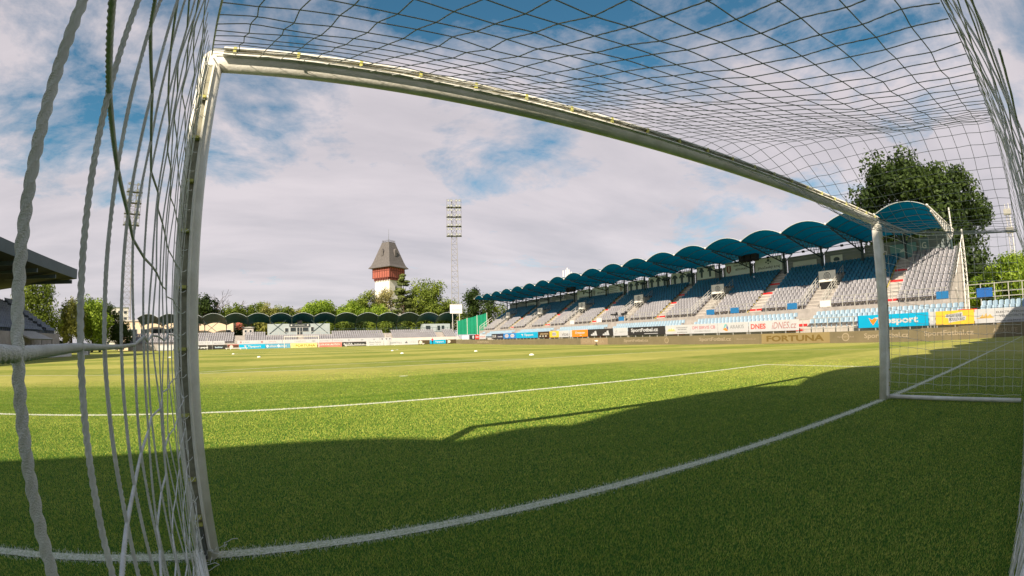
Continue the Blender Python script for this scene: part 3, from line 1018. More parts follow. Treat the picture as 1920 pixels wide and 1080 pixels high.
def build_right_stand():
    e = empty('grandstand', (42, 55, 0))
    tag(e, 'long grandstand with row of blue barrel vault roofs along the right touchline', 'grandstand')
    put = lambda o: child_at(o, e)
    # terrace steps (upper tier) and its front wall
    prof = []
    x, z = tread(0)
    prof.append((x - 0.75, 0.0)); prof.append((x - 0.75, z))
    for k in range(UP_N):
        xx, zz = tread(k)
        if k: prof.append((xx, zz - UP_R)); prof.append((xx, zz))
    xe = tread(UP_N - 1)[0] + 0.75; ze = tread(UP_N - 1)[1]
    prof += [(xe, ze), (xe, 0.0)]
    put(MB().prism(prof, 1, ST_Y0, ST_Y1).build('upper_terrace', M['concrete'], None))
    # lower tier
    lp = [(37.75, -0.3), (37.75, 1.05)]
    for k in range(3):
        xx = 37.75 + 0.72 * (k + 1)
        lp += [(xx, 1.05 + 0.36 * k), (xx, 1.05 + 0.36 * (k + 1))] if k < 2 else [(xx + 0.55, 1.05 + 0.36 * k)]
    lp += [(40.46, 1.77), (40.46, -0.3)]
    put(MB().prism([(37.75, -0.3), (37.75, 1.05), (38.45, 1.05), (38.45, 1.41), (39.15, 1.41), (39.15, 1.77), (41.19, 1.77), (41.19, -0.3)], 1, -16.0, 100.0).build('lower_terrace', M['concrete_pale'], None))
    # back wall: horizontal cladding boards in bays
    xw = 49.62
    ys = [7.67 + 5 * k for k in range(20)]
    for a, b in zip(ys[:-1], ys[1:]):
        for k in range(7):
            zz = 7.35 + k * 0.335
            put(MB().add([(xw, a + 0.06, zz), (xw, b - 0.06, zz), (xw + 0.035, b - 0.06, zz + 0.325), (xw + 0.035, a + 0.06, zz + 0.325),
                          (xw + 0.08, a + 0.06, zz), (xw + 0.08, b - 0.06, zz), (xw + 0.08, b - 0.06, zz + 0.325), (xw + 0.08, a + 0.06, zz + 0.325)],
                         [(0, 3, 2, 1), (4, 5, 6, 7), (0, 1, 5, 4), (3, 7, 6, 2), (0, 4, 7, 3), (1, 2, 6, 5)]).build('cladding_board', M['clad'], None))
    # vault roofs, rims, trusses, columns
    for a, b in zip(ys[:-1], ys[1:]):
        put(vault_mesh(a + 0.10, b - 0.10, 40.0, 50.6, 10.72, 10.20, 0.66, 0.45).build('roof_vault', M['vault'], None, False))
        pts = [(39.97, a + 0.10 + (b - a - 0.2) * t, 10.74 + 0.66 * (1 - (2 * t - 1) ** 2)) for t in np.linspace(0, 1, 13)]
        put(MB().tube(pts, 0.032, 6).build('roof_rim', M['roof_rim'], None))
        for xx in (42.2, 44.4, 46.6, 48.8):   # purlin arches under the sheet
            f = (xx - 40) / 10.6
            zf = 10.72 - 0.47 * f; rs = 0.66 - 0.21 * f
            pts = [(xx, a + 0.10 + (b - a - 0.2) * t, zf - 0.10 + rs * (1 - (2 * t - 1) ** 2)) for t in np.linspace(0, 1, 9)]
            put(MB().tube(pts, 0.035, 4).build('roof_rib', M['truss'], None))
    for k, y in enumerate(ys):
        mt = M['galv_white'] if k == 0 else M['truss']
        mb = MB()
        mb.bar((40.0, y, 10.70), (51.0, y, 10.22), 0.095, 6)          # upper chord in the valley
        mb.bar((41.2, y, 10.45), (48.95, y, 8.98), 0.085, 6)          # lower chord
        mb.bar((48.95, y, 8.98), (51.0, y, 10.22), 0.07, 6)
        for i in range(9):
            f0 = i / 9; f1 = (i + 0.5) / 9; f2 = (i + 1) / 9
            lo = lambda f: (41.2 + 7.75 * f, y, 10.45 - 1.47 * f)
            hi = lambda f: (41.2 + 7.75 * f, y, 10.648 - 0.338 * f)
            mb.bar(lo(f0), hi(f1), 0.03, 4); mb.bar(hi(f1), lo(f2), 0.03, 4)
        put(mb.build('roof_truss', mt, None))
        put(MB().bar((48.95, y, 6.4), (48.95, y, 10.3), 0.13, 8).build('column', M['truss'], None))
        mb = MB()
        n = 10
        for i in range(6):
            la = -math.pi / 2 + math.pi * i / 5
            mb.v.extend([(39.95 + 0.12 * math.cos(la) * math.cos(2 * math.pi * j / n), y + 0.12 * math.cos(la) * math.sin(2 * math.pi * j / n), 10.72 + 0.12 * math.sin(la)) for j in range(n)])
        mb.f = [(i * n + j, i * n + (j + 1) % n, (i + 1) * n + (j + 1) % n, (i + 1) * n + j) for i in range(5) for j in range(n)]
        put(mb.build('valley_cap', M['galv_white'], None))
        if k < len(ys) - 1:
            mb = MB().bar((49.3, y, 10.05), (49.3, y + 5, 10.05), 0.04, 5)
            put(mb.build('tie_rod', M['truss'], None))
            put(MB().box(49.2, 49.4, y + 2.35, y + 2.65, 9.93, 10.17).build('lamp', M['black'], None))
    # dark loudspeakers under the roof
    for y in (30.4, 70.2):
        for dy in (0.0, 0.95, 1.9):
            put(MB().prism([(47.0, 9.75), (47.6, 9.55), (47.7, 10.35), (47.05, 10.45)], 1, y + dy, y + dy + 0.8).build('loudspeaker', M['black'], None))
    # seats
    up = []; top_rows = []
    def blocked(y):
        for v in VOM:
            if abs(y - v) < 1.35: return 2
        for a in AIS:
            if abs(y - a) < 0.85: return 1
        return 0
    for k in range(UP_N):
        x, z = tread(k)
        y = ST_Y0 + 0.35
        while y < ST_Y1 - 0.3:
            b = blocked(y)
            lim = 7 if b == 2 else 99
            if b == 0 or (b == 2 and k >= 9):
                (top_rows if (k >= 6 and y > 12.0) else up).append((x + 0.36, y, z))
            y += 0.50
    lo = []
    for k in range(3):
        x = 38.12 + 0.70 * k; z = 1.05 + 0.36 * k
        y = -15
        while y < 98:
            if all(abs(y - v) > 1.0 for v in VOM) and abs(y - 4.6) > 0.85:
                lo.append((x + 0.25, y, z))
            y += 0.50
    place_seats(e, [(up, M['seat_grey']), (top_rows, M['seat_navy']), ([p for p in lo if p[1] > -4], M['seat_blue'])], 0, (30, 6, 3))
    # railing at the foot of the upper tier
    y = ST_Y0 + 0.2
    xr = UP_X0 - 0.62
    while y < ST_Y1:
        if all(abs(y - v) > 1.1 for v in VOM):
            put(MB().box(xr - 0.03, xr + 0.03, y - 0.03, y + 0.03, UP_Z0, UP_Z0 + 1.0).build('rail_post', M['galv'], None))
        y += 1.25
    segs = [ST_Y0] + [w for v in VOM for w in (v - 1.1, v + 1.1)] + [ST_Y1]
    for a, b in zip(segs[0::2], segs[1::2]):
        for zz in (0.98, 0.52):
            put(MB().bar((xr, a, UP_Z0 + zz), (xr, b, UP_Z0 + zz), 0.028, 5).build('rail', M['galv'], None))
    # blue and white notice boxes on the railing
    for y, c in ((7.4, 0), (22.6, 0), (29.9, 0), (33.4, 0), (49.7, 0), (18.9, 1), (55.0, 1), (62.5, 1)):
        put(MB().box(xr - 0.16, xr - 0.05, y - 0.55, y + 0.55, UP_Z0 + 0.05, UP_Z0 + 0.66).build('notice_panel', paint((0.02, 0.16, 0.38)) if c == 0 else paint((0.75, 0.72, 0.70)), None))
    # stair flights in the aisles with red nosings
    for a in AIS:
        for k in range(UP_N):
            x, z = tread(k)
            put(MB().box(x, x + UP_T - 0.012, a - 0.8, a + 0.8, z + 0.003, z + 0.022).build('stair_tread', M['concrete_pale'], None))
            put(MB().box(x + 0.33, x + UP_T - 0.014, a - 0.79, a + 0.79, z + 0.022, z + UP_R * 0.5).build('stair_step', M['concrete_pale'], None))
            if k in (1, 6, 9):
                put(MB().box(x - 0.035, x - 0.002, a - 0.78, a + 0.78, z - 0.20, z + 0.03).build('red_nosing', M['red'], None))
        put(MB().bar((tread(0)[0], a + 0.82, UP_Z0 + 0.03), (tread(UP_N - 1)[0], a + 0.82, tread(UP_N - 1)[1] + 0.03), 0.03, 4).build('stair_edge', M['yellow'], None))
    # vomitory stairs: side rails, sloping flight, dark opening, emblem panel
    for v in VOM:
        x8, z8 = tread(9)
        put(MB().box(tread(6)[0], x8 - 0.02, v - 1.08, v + 1.08, tread(6)[1] + 0.5, z8 + 0.02).build('entrance_block', M['concrete_pale'], None))
        put(MB().box(tread(6)[0] - 0.03, tread(6)[0] - 0.004, v - 0.85, v + 0.85, tread(4)[1], tread(6)[1] + 0.45).build('entrance_opening', M['black'], None))
        for s in (-1, 1):
            yy = v + s * 1.12
            mb = MB()
            p0 = Vector((UP_X0 - 0.6, yy, UP_Z0 + 0.1)); p1 = Vector((x8, yy, z8 + 0.15))
            for h in (0.35, 0.68, 1.0):
                mb.bar(p0 + Vector((0, 0, h)), p1 + Vector((0, 0, h)), 0.028, 4)
            for i in range(8):
                p = p0.lerp(p1, i / 7); mb.bar(p - Vector((0, 0, 0.1)), p + Vector((0, 0, 1.0)), 0.03, 4)
            put(mb.build('stair_rail', M['galv'], None))
        for k in range(7):
            x, z = tread(k)
            put(MB().box(x - 0.02, x + UP_T - 0.035, v - 1.0, v + 1.0, z + 0.003, z + 0.10).build('stair_tread', M['concrete_pale'], None))
        xs_ = tread(6)[0] - 0.10; zs_ = tread(6)[1] + 0.55
        sg = board('emblem_panel', '', 'E', (xs_, v + 1.0, zs_), 2.0, 1.15, (0.80, 0.77, 0.74), [
            ('p', 'emblem', [disc(0.5, 0.5, 0.20, 18, 0.36)], (0.10, 0.10, 0.11), 0.004),
            ('p', 'emblem', [disc(0.5, 0.5, 0.165, 18, 0.30)], (0.80, 0.77, 0.74), 0.007),
            ('p', 'emblem', [rect(0.43, 0.48, 0.035, 0.42), rect(0.5, 0.52, 0.035, 0.56), rect(0.57, 0.48, 0.035, 0.42)], (0.10, 0.10, 0.11), 0.010)], top=False)
        child_at(sg, e)
        for yy in (v - 1.0, v + 1.0):
            put(MB().bar((xs_ + 0.02, yy, tread(5)[1]), (xs_ + 0.02, yy, zs_ + 1.15), 0.03, 5).build('panel_post', M['galv'], None))
    for v in VOM:   # red strips low on the front stairs
        put(MB().box(37.70, 37.74, v - 0.9, v + 0.9, 0.8, 1.0).build('red_nosing', M['red'], None))
        put(MB().box(38.40, 38.44, v - 0.9, v + 0.9, 1.22, 1.44).build('red_nosing', M['red'], None))
    put(MB().box(37.70, 37.74, 3.8, 5.4, 1.7, 1.95).build('red_nosing', M['red'], None))
    # end gable: white lattice stair and mesh screen at the near end
    mb = MB()
    ya = ST_Y0 - 0.12
    mb.bar((51.0, ya, 10.2), (50.4, ya - 0.2, 0.0), 0.10, 6); mb.bar((49.2, ya, 8.6), (48.3, ya - 0.2, 0.0), 0.09, 6)
    for i in range(16):
        z0 = 0.4 + i * 0.5; 
        mb.bar((50.45 + 0.02 * i, ya - 0.15, z0), (48.4 + 0.04 * i, ya - 0.15, z0 + 0.25), 0.035, 4)
    mb.bar((45.0, ya, 5.2), (50.8, ya, 9.6), 0.05, 5); mb.bar((44.6, ya, 4.0), (48.4, ya - 0.1, 0.2), 0.06, 5)
    put(mb.build('end_lattice', M['galv_white'], None))
    put(MB().bar((48.0, 7.3, 9.5), (48.0, 7.3, 11.9), 0.08, 6).build('mast_stub', M['galv_white'], None))
    mb = MB()
    for k in range(UP_N):
        x, z = tread(k)
        mb.bar((x + 0.3, ST_Y0 + 0.05, z), (x + 0.3, ST_Y0 + 0.05, z + 1.0), 0.025, 4)
    mb.bar((tread(0)[0], ST_Y0 + 0.05, UP_Z0 + 1.0), (tread(UP_N - 1)[0] + 0.5, ST_Y0 + 0.05, tread(UP_N - 1)[1] + 1.05), 0.03, 4)
    put(mb.build('end_railing', M['steel_dark'], None))
    # far end: open stair railings
    for k in range(7):
        x = 41.5 + k * 1.2; z = UP_Z0 + k * 0.8
        put(MB().bar((x, ST_Y1 + 0.3, z - 0.6), (x, ST_Y1 + 0.3, z + 1.1), 0.05, 4).build('stair_rail_post', M['galv_white'], None))
    put(MB().bar((41.5, ST_Y1 + 0.3, UP_Z0 + 1.1), (48.7, ST_Y1 + 0.3, UP_Z0 + 5.9), 0.05, 4).build('stair_rail', M['galv_white'], None))
    put(MB().bar((41.5, ST_Y1 + 0.3, UP_Z0 + 0.5), (48.7, ST_Y1 + 0.3, UP_Z0 + 5.3), 0.04, 4).build('stair_rail', M['galv_white'], None))
    # banners along the back wall
    def shirt(cx, cy, s):
        return [(cx - 0.05 * s, cy - 0.36 * s * 1), (cx + 0.05 * s, cy - 0.36 * s), (cx + 0.06 * s, cy + 0.10 * s), (cx + 0.11 * s, cy + 0.02 * s), (cx + 0.13 * s, cy + 0.12 * s),
                (cx + 0.05 * s, cy + 0.34 * s), (cx - 0.05 * s, cy + 0.34 * s), (cx - 0.13 * s, cy + 0.12 * s), (cx - 0.11 * s, cy + 0.02 * s), (cx - 0.06 * s, cy + 0.10 * s)]
    DK = (0.05, 0.09, 0.12); PALE = (0.62, 0.72, 0.74); GRY = (0.30, 0.34, 0.36)
    W = lambda y0, y1, z0, z1, col, items: bn.append((y0, y1, z0, z1, col, items))
    bn = []
    tee = [('p', 'print', [shirt(0.17, 0.5, 1.0), shirt(0.5, 0.5, 1.0), shirt(0.83, 0.5, 1.0)], DK)]
    W(42.2, 38.9, 8.5, 10.3, PALE, [('p', 'print', [shirt(0.27, 0.5, 1.05), shirt(0.73, 0.5, 1.05)], DK)])
    W(47.3, 43.0, 8.1, 10.0, PALE, tee); W(52.3, 48.0, 8.1, 10.0, PALE, tee); W(57.3, 53.0, 8.0, 9.9, PALE, tee)
    W(37.1, 33.0, 8.4, 10.2, PALE, [('t', 'ČESKÉ BUDĚJOVICE', 0.64, 0.70, 0.60, 0.17, DK), ('t', 'MĚSTO SPORTU', 0.64, 0.42, 0.46, 0.17, DK),
                                     ('p', 'print', [[(0.05, 0.75), (0.05, 0.35), (0.14, 0.15), (0.23, 0.35), (0.23, 0.75)]], (0.22, 0.10, 0.10)), ('p', 'print', [rect(0.14, 0.5, 0.05, 0.4)], (0.6, 0.6, 0.58), 0.007)])
    W(32.3, 28.3, 8.3, 10.1, PALE, [('t', 'Jihočeský kraj', 0.5, 0.28, 0.82, 0.26, DK, 0.01), ('p', 'print', [disc(0.5, 0.78, 0.05, 10, 0.10), disc(0.42, 0.66, 0.03, 8, 0.06), disc(0.58, 0.66, 0.03, 8, 0.06), disc(0.5, 0.56, 0.03, 8, 0.06)], DK)])
    W(26.8, 23.6, 7.9, 9.0, (0.50, 0.56, 0.56), [('t', 'hardwood', 0.5, 0.5, 0.6, 0.22, GRY, 0.0)])
    W(21.8, 20.3, 7.9, 9.1, (0.66, 0.72, 0.72), [('p', 'print', [disc(0.5, 0.60, 0.26, 14, 0.22)], DK), ('p', 'print', [rect(0.5, 0.42, 0.6, 0.08)], (0.66, 0.72, 0.72), 0.007), ('p', 'print', [rect(0.5, 0.22, 0.62, 0.07)], DK)])
    W(19.9, 17.4, 7.8, 8.9, (0.22, 0.25, 0.24), [('t', 'Vltava', 0.62, 0.45, 0.55, 0.35, (0.5, 0.5, 0.45), 0.0, 0.2)])
    W(16.2, 15.0, 7.7, 8.8, (0.70, 0.70, 0.70), [('p', 'print', [rect(0.56, 0.5, 0.66, 0.76)], (0.12, 0.10, 0.10))])
    W(14.6, 11.6, 7.7, 9.3, (0.16, 0.34, 0.38), [('p', 'print', [[(0.35, 0.45), (0.62, 0.50), (0.66, 0.62), (0.55, 0.72), (0.40, 0.60)]], (0.55, 0.66, 0.66))])
    W(11.3, 10.2, 8.2, 9.5, (0.14, 0.24, 0.28), [('t', 'G', 0.5, 0.5, 0.45, 0.5, (0.62, 0.66, 0.66))])
    W(62.6, 58.2, 8.0, 9.9, PALE, [('p', 'print', [rect(0.3, 0.75, 0.45, 0.07), rect(0.3, 0.58, 0.4, 0.06), rect(0.32, 0.40, 0.5, 0.06), rect(0.3, 0.25, 0.45, 0.06)], GRY), ('p', 'print', [disc(0.78, 0.5, 0.09, 12, 0.25)], (0.35, 0.33, 0.30))])
    W(67.5, 63.0, 8.0, 9.9, PALE, [('t', 'MĚSTO SPORTU', 0.60, 0.45, 0.5, 0.2, DK), ('p', 'print', [[(0.06, 0.75), (0.06, 0.4), (0.13, 0.2), (0.20, 0.4), (0.20, 0.75)]], GRY)])
    W(72.5, 68.0, 8.0, 9.9, PALE, [('t', 'Jihočeský kraj', 0.5, 0.25, 0.7, 0.2, DK, 0.01), ('p', 'print', [disc(0.5, 0.65, 0.06, 10, 0.14)], DK)])
    W(80.5, 76.5, 7.6, 8.7, (0.52, 0.54, 0.50), [('t', 'hardwood', 0.5, 0.5, 0.6, 0.25, GRY, 0.0)])
    W(87.0, 83.2, 7.6, 8.8, (0.62, 0.66, 0.66), [('p', 'print', [rect(0.5, 0.5, 0.6, 0.12)], GRY)])
    W(93.5, 88.7, 7.5, 9.0, (0.45, 0.52, 0.54), [('t', 'HERZ', 0.5, 0.5, 0.62, 0.5, (0.08, 0.1, 0.12))])
    for (y0, y1, z0, z1, c, items) in bn:
        b = board('banner', '', 'E', (49.50, y0, z0), y0 - y1, z1 - z0, c, items, top=False, thick=0.02)
        child_at(b, e)

# ------------------------------------------------------------------ pitch-side boards
WHT = (0.53, 0.535, 0.56); BLK = (0.030, 0.028, 0.028); CYN = (0.0, 0.36, 0.62); ORG = (0.80, 0.24, 0.02); YEL = (0.80, 0.50, 0.05); TXT = (0.12, 0.12, 0.13)
def stripes3(cx, cy, s):
    """three slanted bars rising to the right"""
    out = []
    for i, h in enumerate((0.30, 0.55, 0.85)):
        x = cx + (i - 1) * 0.085 * s
        out.append([(x - 0.045 * s - 0.0 * h, cy - 0.38), (x + 0.035 * s, cy - 0.38), (x + 0.035 * s - 0.055 * s * h * 0.9, cy - 0.38 + 0.78 * h), (x - 0.045 * s - 0.045 * s * h * 0.8, cy - 0.38 + 0.66 * h)])
    return out
def build_right_boards():
    X = 37.0; Z0, H = 0.86, 1.02
    G = 'advertising boards along the right touchline'
    def rb(y0, y1, c, items, label):
        board('advertising_board', label, 'E', (X, y0, Z0), y0 - y1 - 0.03, H, c, items, group=G, legs=Z0 + 0.32)
    rb(104.0, 99.15, (0.60, 0.62, 0.74), [('t', 'Skupina', 0.55, 0.5, 0.6, 0.35, (0.85, 0.85, 0.9))], 'lilac board at the far end of the right touchline row')
    rb(99.1, 95.55, BLK, [('p', 'print', [disc(0.7, 0.5, 0.16, 14, 0.4)], WHT)], 'black board with white round emblem between lilac and red boards')
    rb(95.5, 93.05, (0.68, 0.06, 0.05), [('p', 'print', [rect(0.5, 0.5, 0.7, 0.22)], WHT)], 'narrow red board beside the round emblem board')
    rb(93.0, 89.5, WHT, [('t', 'mogul', 0.5, 0.5, 0.75, 0.35, (0.65, 0.12, 0.1))], 'white board with red lettering beside the narrow red board')
    rb(86.4, 83.75, BLK, [('t', 'OUR', 0.5, 0.5, 0.75, 0.55, WHT)], 'short black board with three white letters after the gap')
    rb(83.7, 80.75, (0.03, 0.035, 0.07), [('t', 'media', 0.5, 0.42, 0.75, 0.3, WHT)], 'dark navy board left of the blue hexagon board')
    rb(80.7, 75.2, (0.03, 0.20, 0.55), [('p', 'print', [disc(0.27, 0.5, 0.17, 6, 0.38), disc(0.72, 0.5, 0.17, 6, 0.38)], WHT), ('p', 'print', [rect(0.27, 0.5, 0.24, 0.16), rect(0.72, 0.5, 0.24, 0.16)], (0.45, 0.3, 0.4), 0.008)], 'blue board carrying two white hexagons')
    rb(75.15, 67.0, CYN, [('t', 'Tipsport', 0.60, 0.5, 0.42, 0.5, WHT, 0.03), ('p', 'print', [[(0.24, 0.72), (0.33, 0.72), (0.33, 0.3)]], (0.55, 0.5, 0.6))], 'small cyan board with white lettering halfway along the touchline row')
    rb(66.9, 63.1, (0.06, 0.035, 0.02), [('t', 'arboretum', 0.55, 0.62, 0.7, 0.25, (0.55, 0.42, 0.25)), ('p', 'print', [rect(0.2, 0.25, 0.12, 0.16), rect(0.45, 0.25, 0.12, 0.16), rect(0.7, 0.25, 0.12, 0.16)], (0.7, 0.68, 0.6))], 'dark brown board beside the small yellow board')
    def jag(s=1.0):
        return [(0.28, 0.30), (0.42, 0.18), (0.56, 0.26), (0.72, 0.20), (0.74, 0.45), (0.70, 0.78), (0.50, 0.88), (0.30, 0.76)]
    rb(63.05, 60.2, YEL, [('p', 'print', [jag()], WHT), ('t', 'BAGETERIE', 0.5, 0.64, 0.4, 0.18, TXT, 0.01, 0, 0.009), ('t', 'BOULEVARD', 0.5, 0.40, 0.4, 0.18, TXT, 0.01, 0, 0.009)], 'small yellow board with white patch far along the touchline row')
    rb(60.15, 59.5, WHT, [('p', 'print', [rect(0.5, 0.5, 0.5, 0.6)], (0.5, 0.5, 0.5))], 'sliver of white board right of the small yellow board')
    rb(59.45, 57.35, WHT, [('t', 'vitoe', 0.5, 0.45, 0.85, 0.5, TXT, 0.0)], 'white board with thin black lettering between two white slivers')
    rb(57.15, 56.5, WHT, [('p', 'print', [rect(0.5, 0.5, 0.5, 0.6)], (0.5, 0.5, 0.5))], 'sliver of white board left of the orange board')
    rb(56.45, 52.4, ORG, [('t', 'Sgease', 0.52, 0.55, 0.62, 0.45, WHT, 0.02, 0.15), ('p', 'print', [rect(0.58, 0.2, 0.12, 0.08)], WHT)], 'orange board with slanted white lettering')
    rb(52.35, 46.58, BLK, [('p', 'print', stripes3(0.27, 0.48, 1.0) + stripes3(0.75, 0.48, 1.0), WHT)], 'black board with two white three stripe marks')
    rb(46.5, 43.6, WHT, [('p', 'print', [rect(0.17, 0.42, 0.03, 0.42), rect(0.12, 0.25, 0.10, 0.07), rect(0.26, 0.5, 0.03, 0.55), rect(0.22, 0.62, 0.10, 0.07)], GREYT), ('t', 'Jihočech', 0.64, 0.48, 0.5, 0.28, (0.4, 0.42, 0.42), 0.0, 0.25)], 'white board with grey logo between the two black boards')
    rb(43.5, 36.85, BLK, [('t', 'SportFotbal.cz', 0.46, 0.56, 0.74, 0.58, WHT, 0.03), ('p', 'print', [rect(0.64, 0.16, 0.36, 0.06)], WHT)], 'black board with underlined white lettering')
    rb(36.77, 32.9, WHT, [('p', 'print', [[(0.10, 0.42), (0.16, 0.62), (0.20, 0.44), (0.25, 0.70), (0.29, 0.44), (0.34, 0.62), (0.38, 0.42)], rect(0.24, 0.36, 0.34, 0.06)], (0.78, 0.52, 0.12)),
                        ('t', 'ELEKTROTECHNICKÝ', 0.68, 0.72, 0.44, 0.12, TXT, 0.0), ('t', 'VELKOOBCHOD', 0.68, 0.50, 0.34, 0.12, TXT, 0.0), ('t', 'www.elektromix.cz', 0.68, 0.2, 0.4, 0.12, TXT, 0.0)], 'white board with small gold crown mark and fine black print')
    rb(32.88, 29.1, WHT, [('t', 'DM SERVIS CB', 0.5, 0.62, 0.84, 0.32, (0.50, 0.10, 0.14), 0.0), ('t', 'STAVEBNÍ PRÁCE', 0.45, 0.25, 0.6, 0.14, (0.3, 0.3, 0.3), 0.0)], 'white board with dark red capitals above a grey line')
    rb(29.05, 25.25, WHT, [('p', 'print', [[(0.18, 0.35), (0.24, 0.85), (0.30, 0.85), (0.24, 0.5)]], (0.12, 0.45, 0.45)), ('p', 'print', [[(0.30, 0.85), (0.35, 0.5), (0.34, 0.2), (0.29, 0.45)]], (0.12, 0.15, 0.28)), ('p', 'print', [[(0.17, 0.32), (0.24, 0.5), (0.29, 0.42), (0.34, 0.17), (0.28, 0.15)]], (0.75, 0.25, 0.04)),
                        ('t', 'ARAKIS', 0.64, 0.56, 0.46, 0.36, (0.25, 0.25, 0.27), 0.0)], 'white board with teal and orange flame logo')
    rb(25.18, 19.6, WHT, [('t', 'DNES', 0.20, 0.50, 0.31, 0.50, (0.66, 0.10, 0.08), 0.03), ('t', 'iDNES.cz', 0.72, 0.52, 0.48, 0.60, (0.42, 0.20, 0.20), 0.0, 0.25)], 'white board with red capitals and slanted lettering before the open railing')
    rb(13.88, 7.7, CYN, [('t', 'Tipsport', 0.56, 0.46, 0.60, 0.66, WHT, 0.04), ('p', 'print', [[(0.16, 0.80), (0.21, 0.62), (0.26, 0.80), (0.295, 0.70), (0.225, 0.18), (0.19, 0.45)]], ORG), ('p', 'print', [rect(0.006, 0.5, 0.012, 1.0)], (0.01, 0.05, 0.22))], 'large cyan board with white lettering and orange tick behind right goalpost')
    rb(7.65, 7.15, WHT, [('p', 'print', [rect(0.5, 0.5, 0.2, 0.3)], (0.72, 0.7, 0.68))], 'narrow blank white board between cyan and large yellow boards')
    rb(7.12, 3.95, YEL, [('p', 'print', [[(0.26, 0.50), (0.26, 0.72), (0.50, 0.80), (0.70, 0.88), (0.71, 0.60), (0.80, 0.58), (0.78, 0.28), (0.55, 0.22), (0.34, 0.12), (0.33, 0.48)]], WHT), ('t', 'BAGETERIE', 0.485, 0.66, 0.40, 0.22, TXT, 0.01, 0.1, 0.009), ('t', 'BOULEVARD', 0.56, 0.38, 0.42, 0.22, TXT, 0.01, 0.1, 0.009)], 'large yellow board with ragged white patch right of the goalpost')
    rb(3.92, -3.4, WHT, [('p', 'print', [[(0.05, 0.35), (0.09, 0.62), (0.10, 0.42), (0.13, 0.74), (0.14, 0.44), (0.17, 0.62), (0.20, 0.40)], rect(0.115, 0.36, 0.19, 0.06)], (0.70, 0.45, 0.12)),
                       ('t', 'ELEKTROTECHNICKÝ', 0.46, 0.74, 0.44, 0.16, TXT, 0.0), ('t', 'VELKOOBCHOD', 0.44, 0.46, 0.33, 0.16, TXT, 0.0), ('t', 'www.elektromix.cz', 0.44, 0.14, 0.42, 0.14, TXT, 0.0)], 'long white board with gold crown mark at the right picture edge')
    # railing in the gap between boards
    e = empty('railing', (37.0, 16.7, 0))
    tag(e, 'galvanised pitch railing in the gap left of the large cyan board', 'railing')
    for i in range(5):
        y = 14.3 + i * 1.22 - 16.7
        MB().box(-0.03, 0.03, y - 0.03, y + 0.03, -0.3, 1.88).build('rail_post', M['galv'], e)
    for z in (1.86, 0.95, 0.6):
        MB().bar((0, -2.75, z), (0, 2.8, z), 0.028, 5).build('rail', M['galv'], e)
    # continuous LED perimeter board
    LEDC = (0.225, 0.18, 0.105); LEDT = (0.36, 0.29, 0.21)
    led = empty('led_board'); led.matrix_world = frame_matrix('E', (35.5, 104.0, -0.31))
    tag(led, 'low tan perimeter screen running along the right touchline', 'perimeter screen')
    w0 = 104.0
    n = 0
    y = 104.0
    yy = 104.0
    while yy > -8:
        x0 = w0 - yy
        zz = float(zg(35.5, yy - 1.5)) + 0.31
        MB().box(x0 + 0.004, x0 + 2.996, zz - 0.02, zz + 0.94, -0.12, 0.0).build('screen_panel', M['led_a'] if n % 2 else M['led_b'], led)
        n += 1; yy -= 3.0
    def lt(txt, ya, yb, h, c=LEDT, bold=0.02):
        zz = float(zg(35.5, (ya + yb) / 2)) + 0.31
        lettering(txt, led, w0 - (ya + yb) / 2, zz + 0.48, ya - yb, h, c, bold)
    flat(led, 'print', [rect(w0 - 19.3, float(zg(35.5, 19)) + 0.31 + 0.48, 6.9, 0.9)], (0.28, 0.21, 0.10))
    lt('FORTUNA', 22.2, 16.4, 0.55, (0.17, 0.11, 0.03), 0.03)
    lt('SportFotbal.cz', 12.75, 9.0, 0.50); lt('SportFotbal.cz', 7.75, 3.8, 0.50); lt('SportFotbal.cz', 30.4, 26.3, 0.48); lt('SportFotbal.cz', 42.6, 38.2, 0.44)
    lt('ABSOLUTE', 2.3, 0.4, 0.3); lt('Budějovice', 25.6, 23.4, 0.18, LEDT, 0.0); lt('FORTUNA', 90.5, 84.5, 0.4)
    flat(led, 'print', [rect(w0 - 49.0, float(zg(35.5, 49)) + 0.31 + 0.48, 6.2, 0.9)], (0.29, 0.21, 0.135))
    lt('FORTUNA', 51.6, 46.6, 0.5, (0.35, 0.27, 0.18), 0.01)
    zz = float(zg(35.5, 14.4)) + 0.31 + 0.48
    flat(led, 'print', [disc(w0 - 14.4, zz, 0.34, 18)], LEDT, 0.005); flat(led, 'print', [disc(w0 - 14.4, zz, 0.26, 18)], LEDC, 0.008)
    lettering('SportFotbal', led, w0 - 14.4, zz, 1.45, 0.16, LEDT, 0.01, 0, 0.012)
    zz = float(zg(35.5, 35)) + 0.31 + 0.48
    flat(led, 'print', [disc(w0 - 35.2, zz, 0.33, 18)], LEDT, 0.005); flat(led, 'print', [disc(w0 - 35.2, zz, 0.25, 18)], LEDC, 0.008)
GREYT = (0.35, 0.36, 0.37)

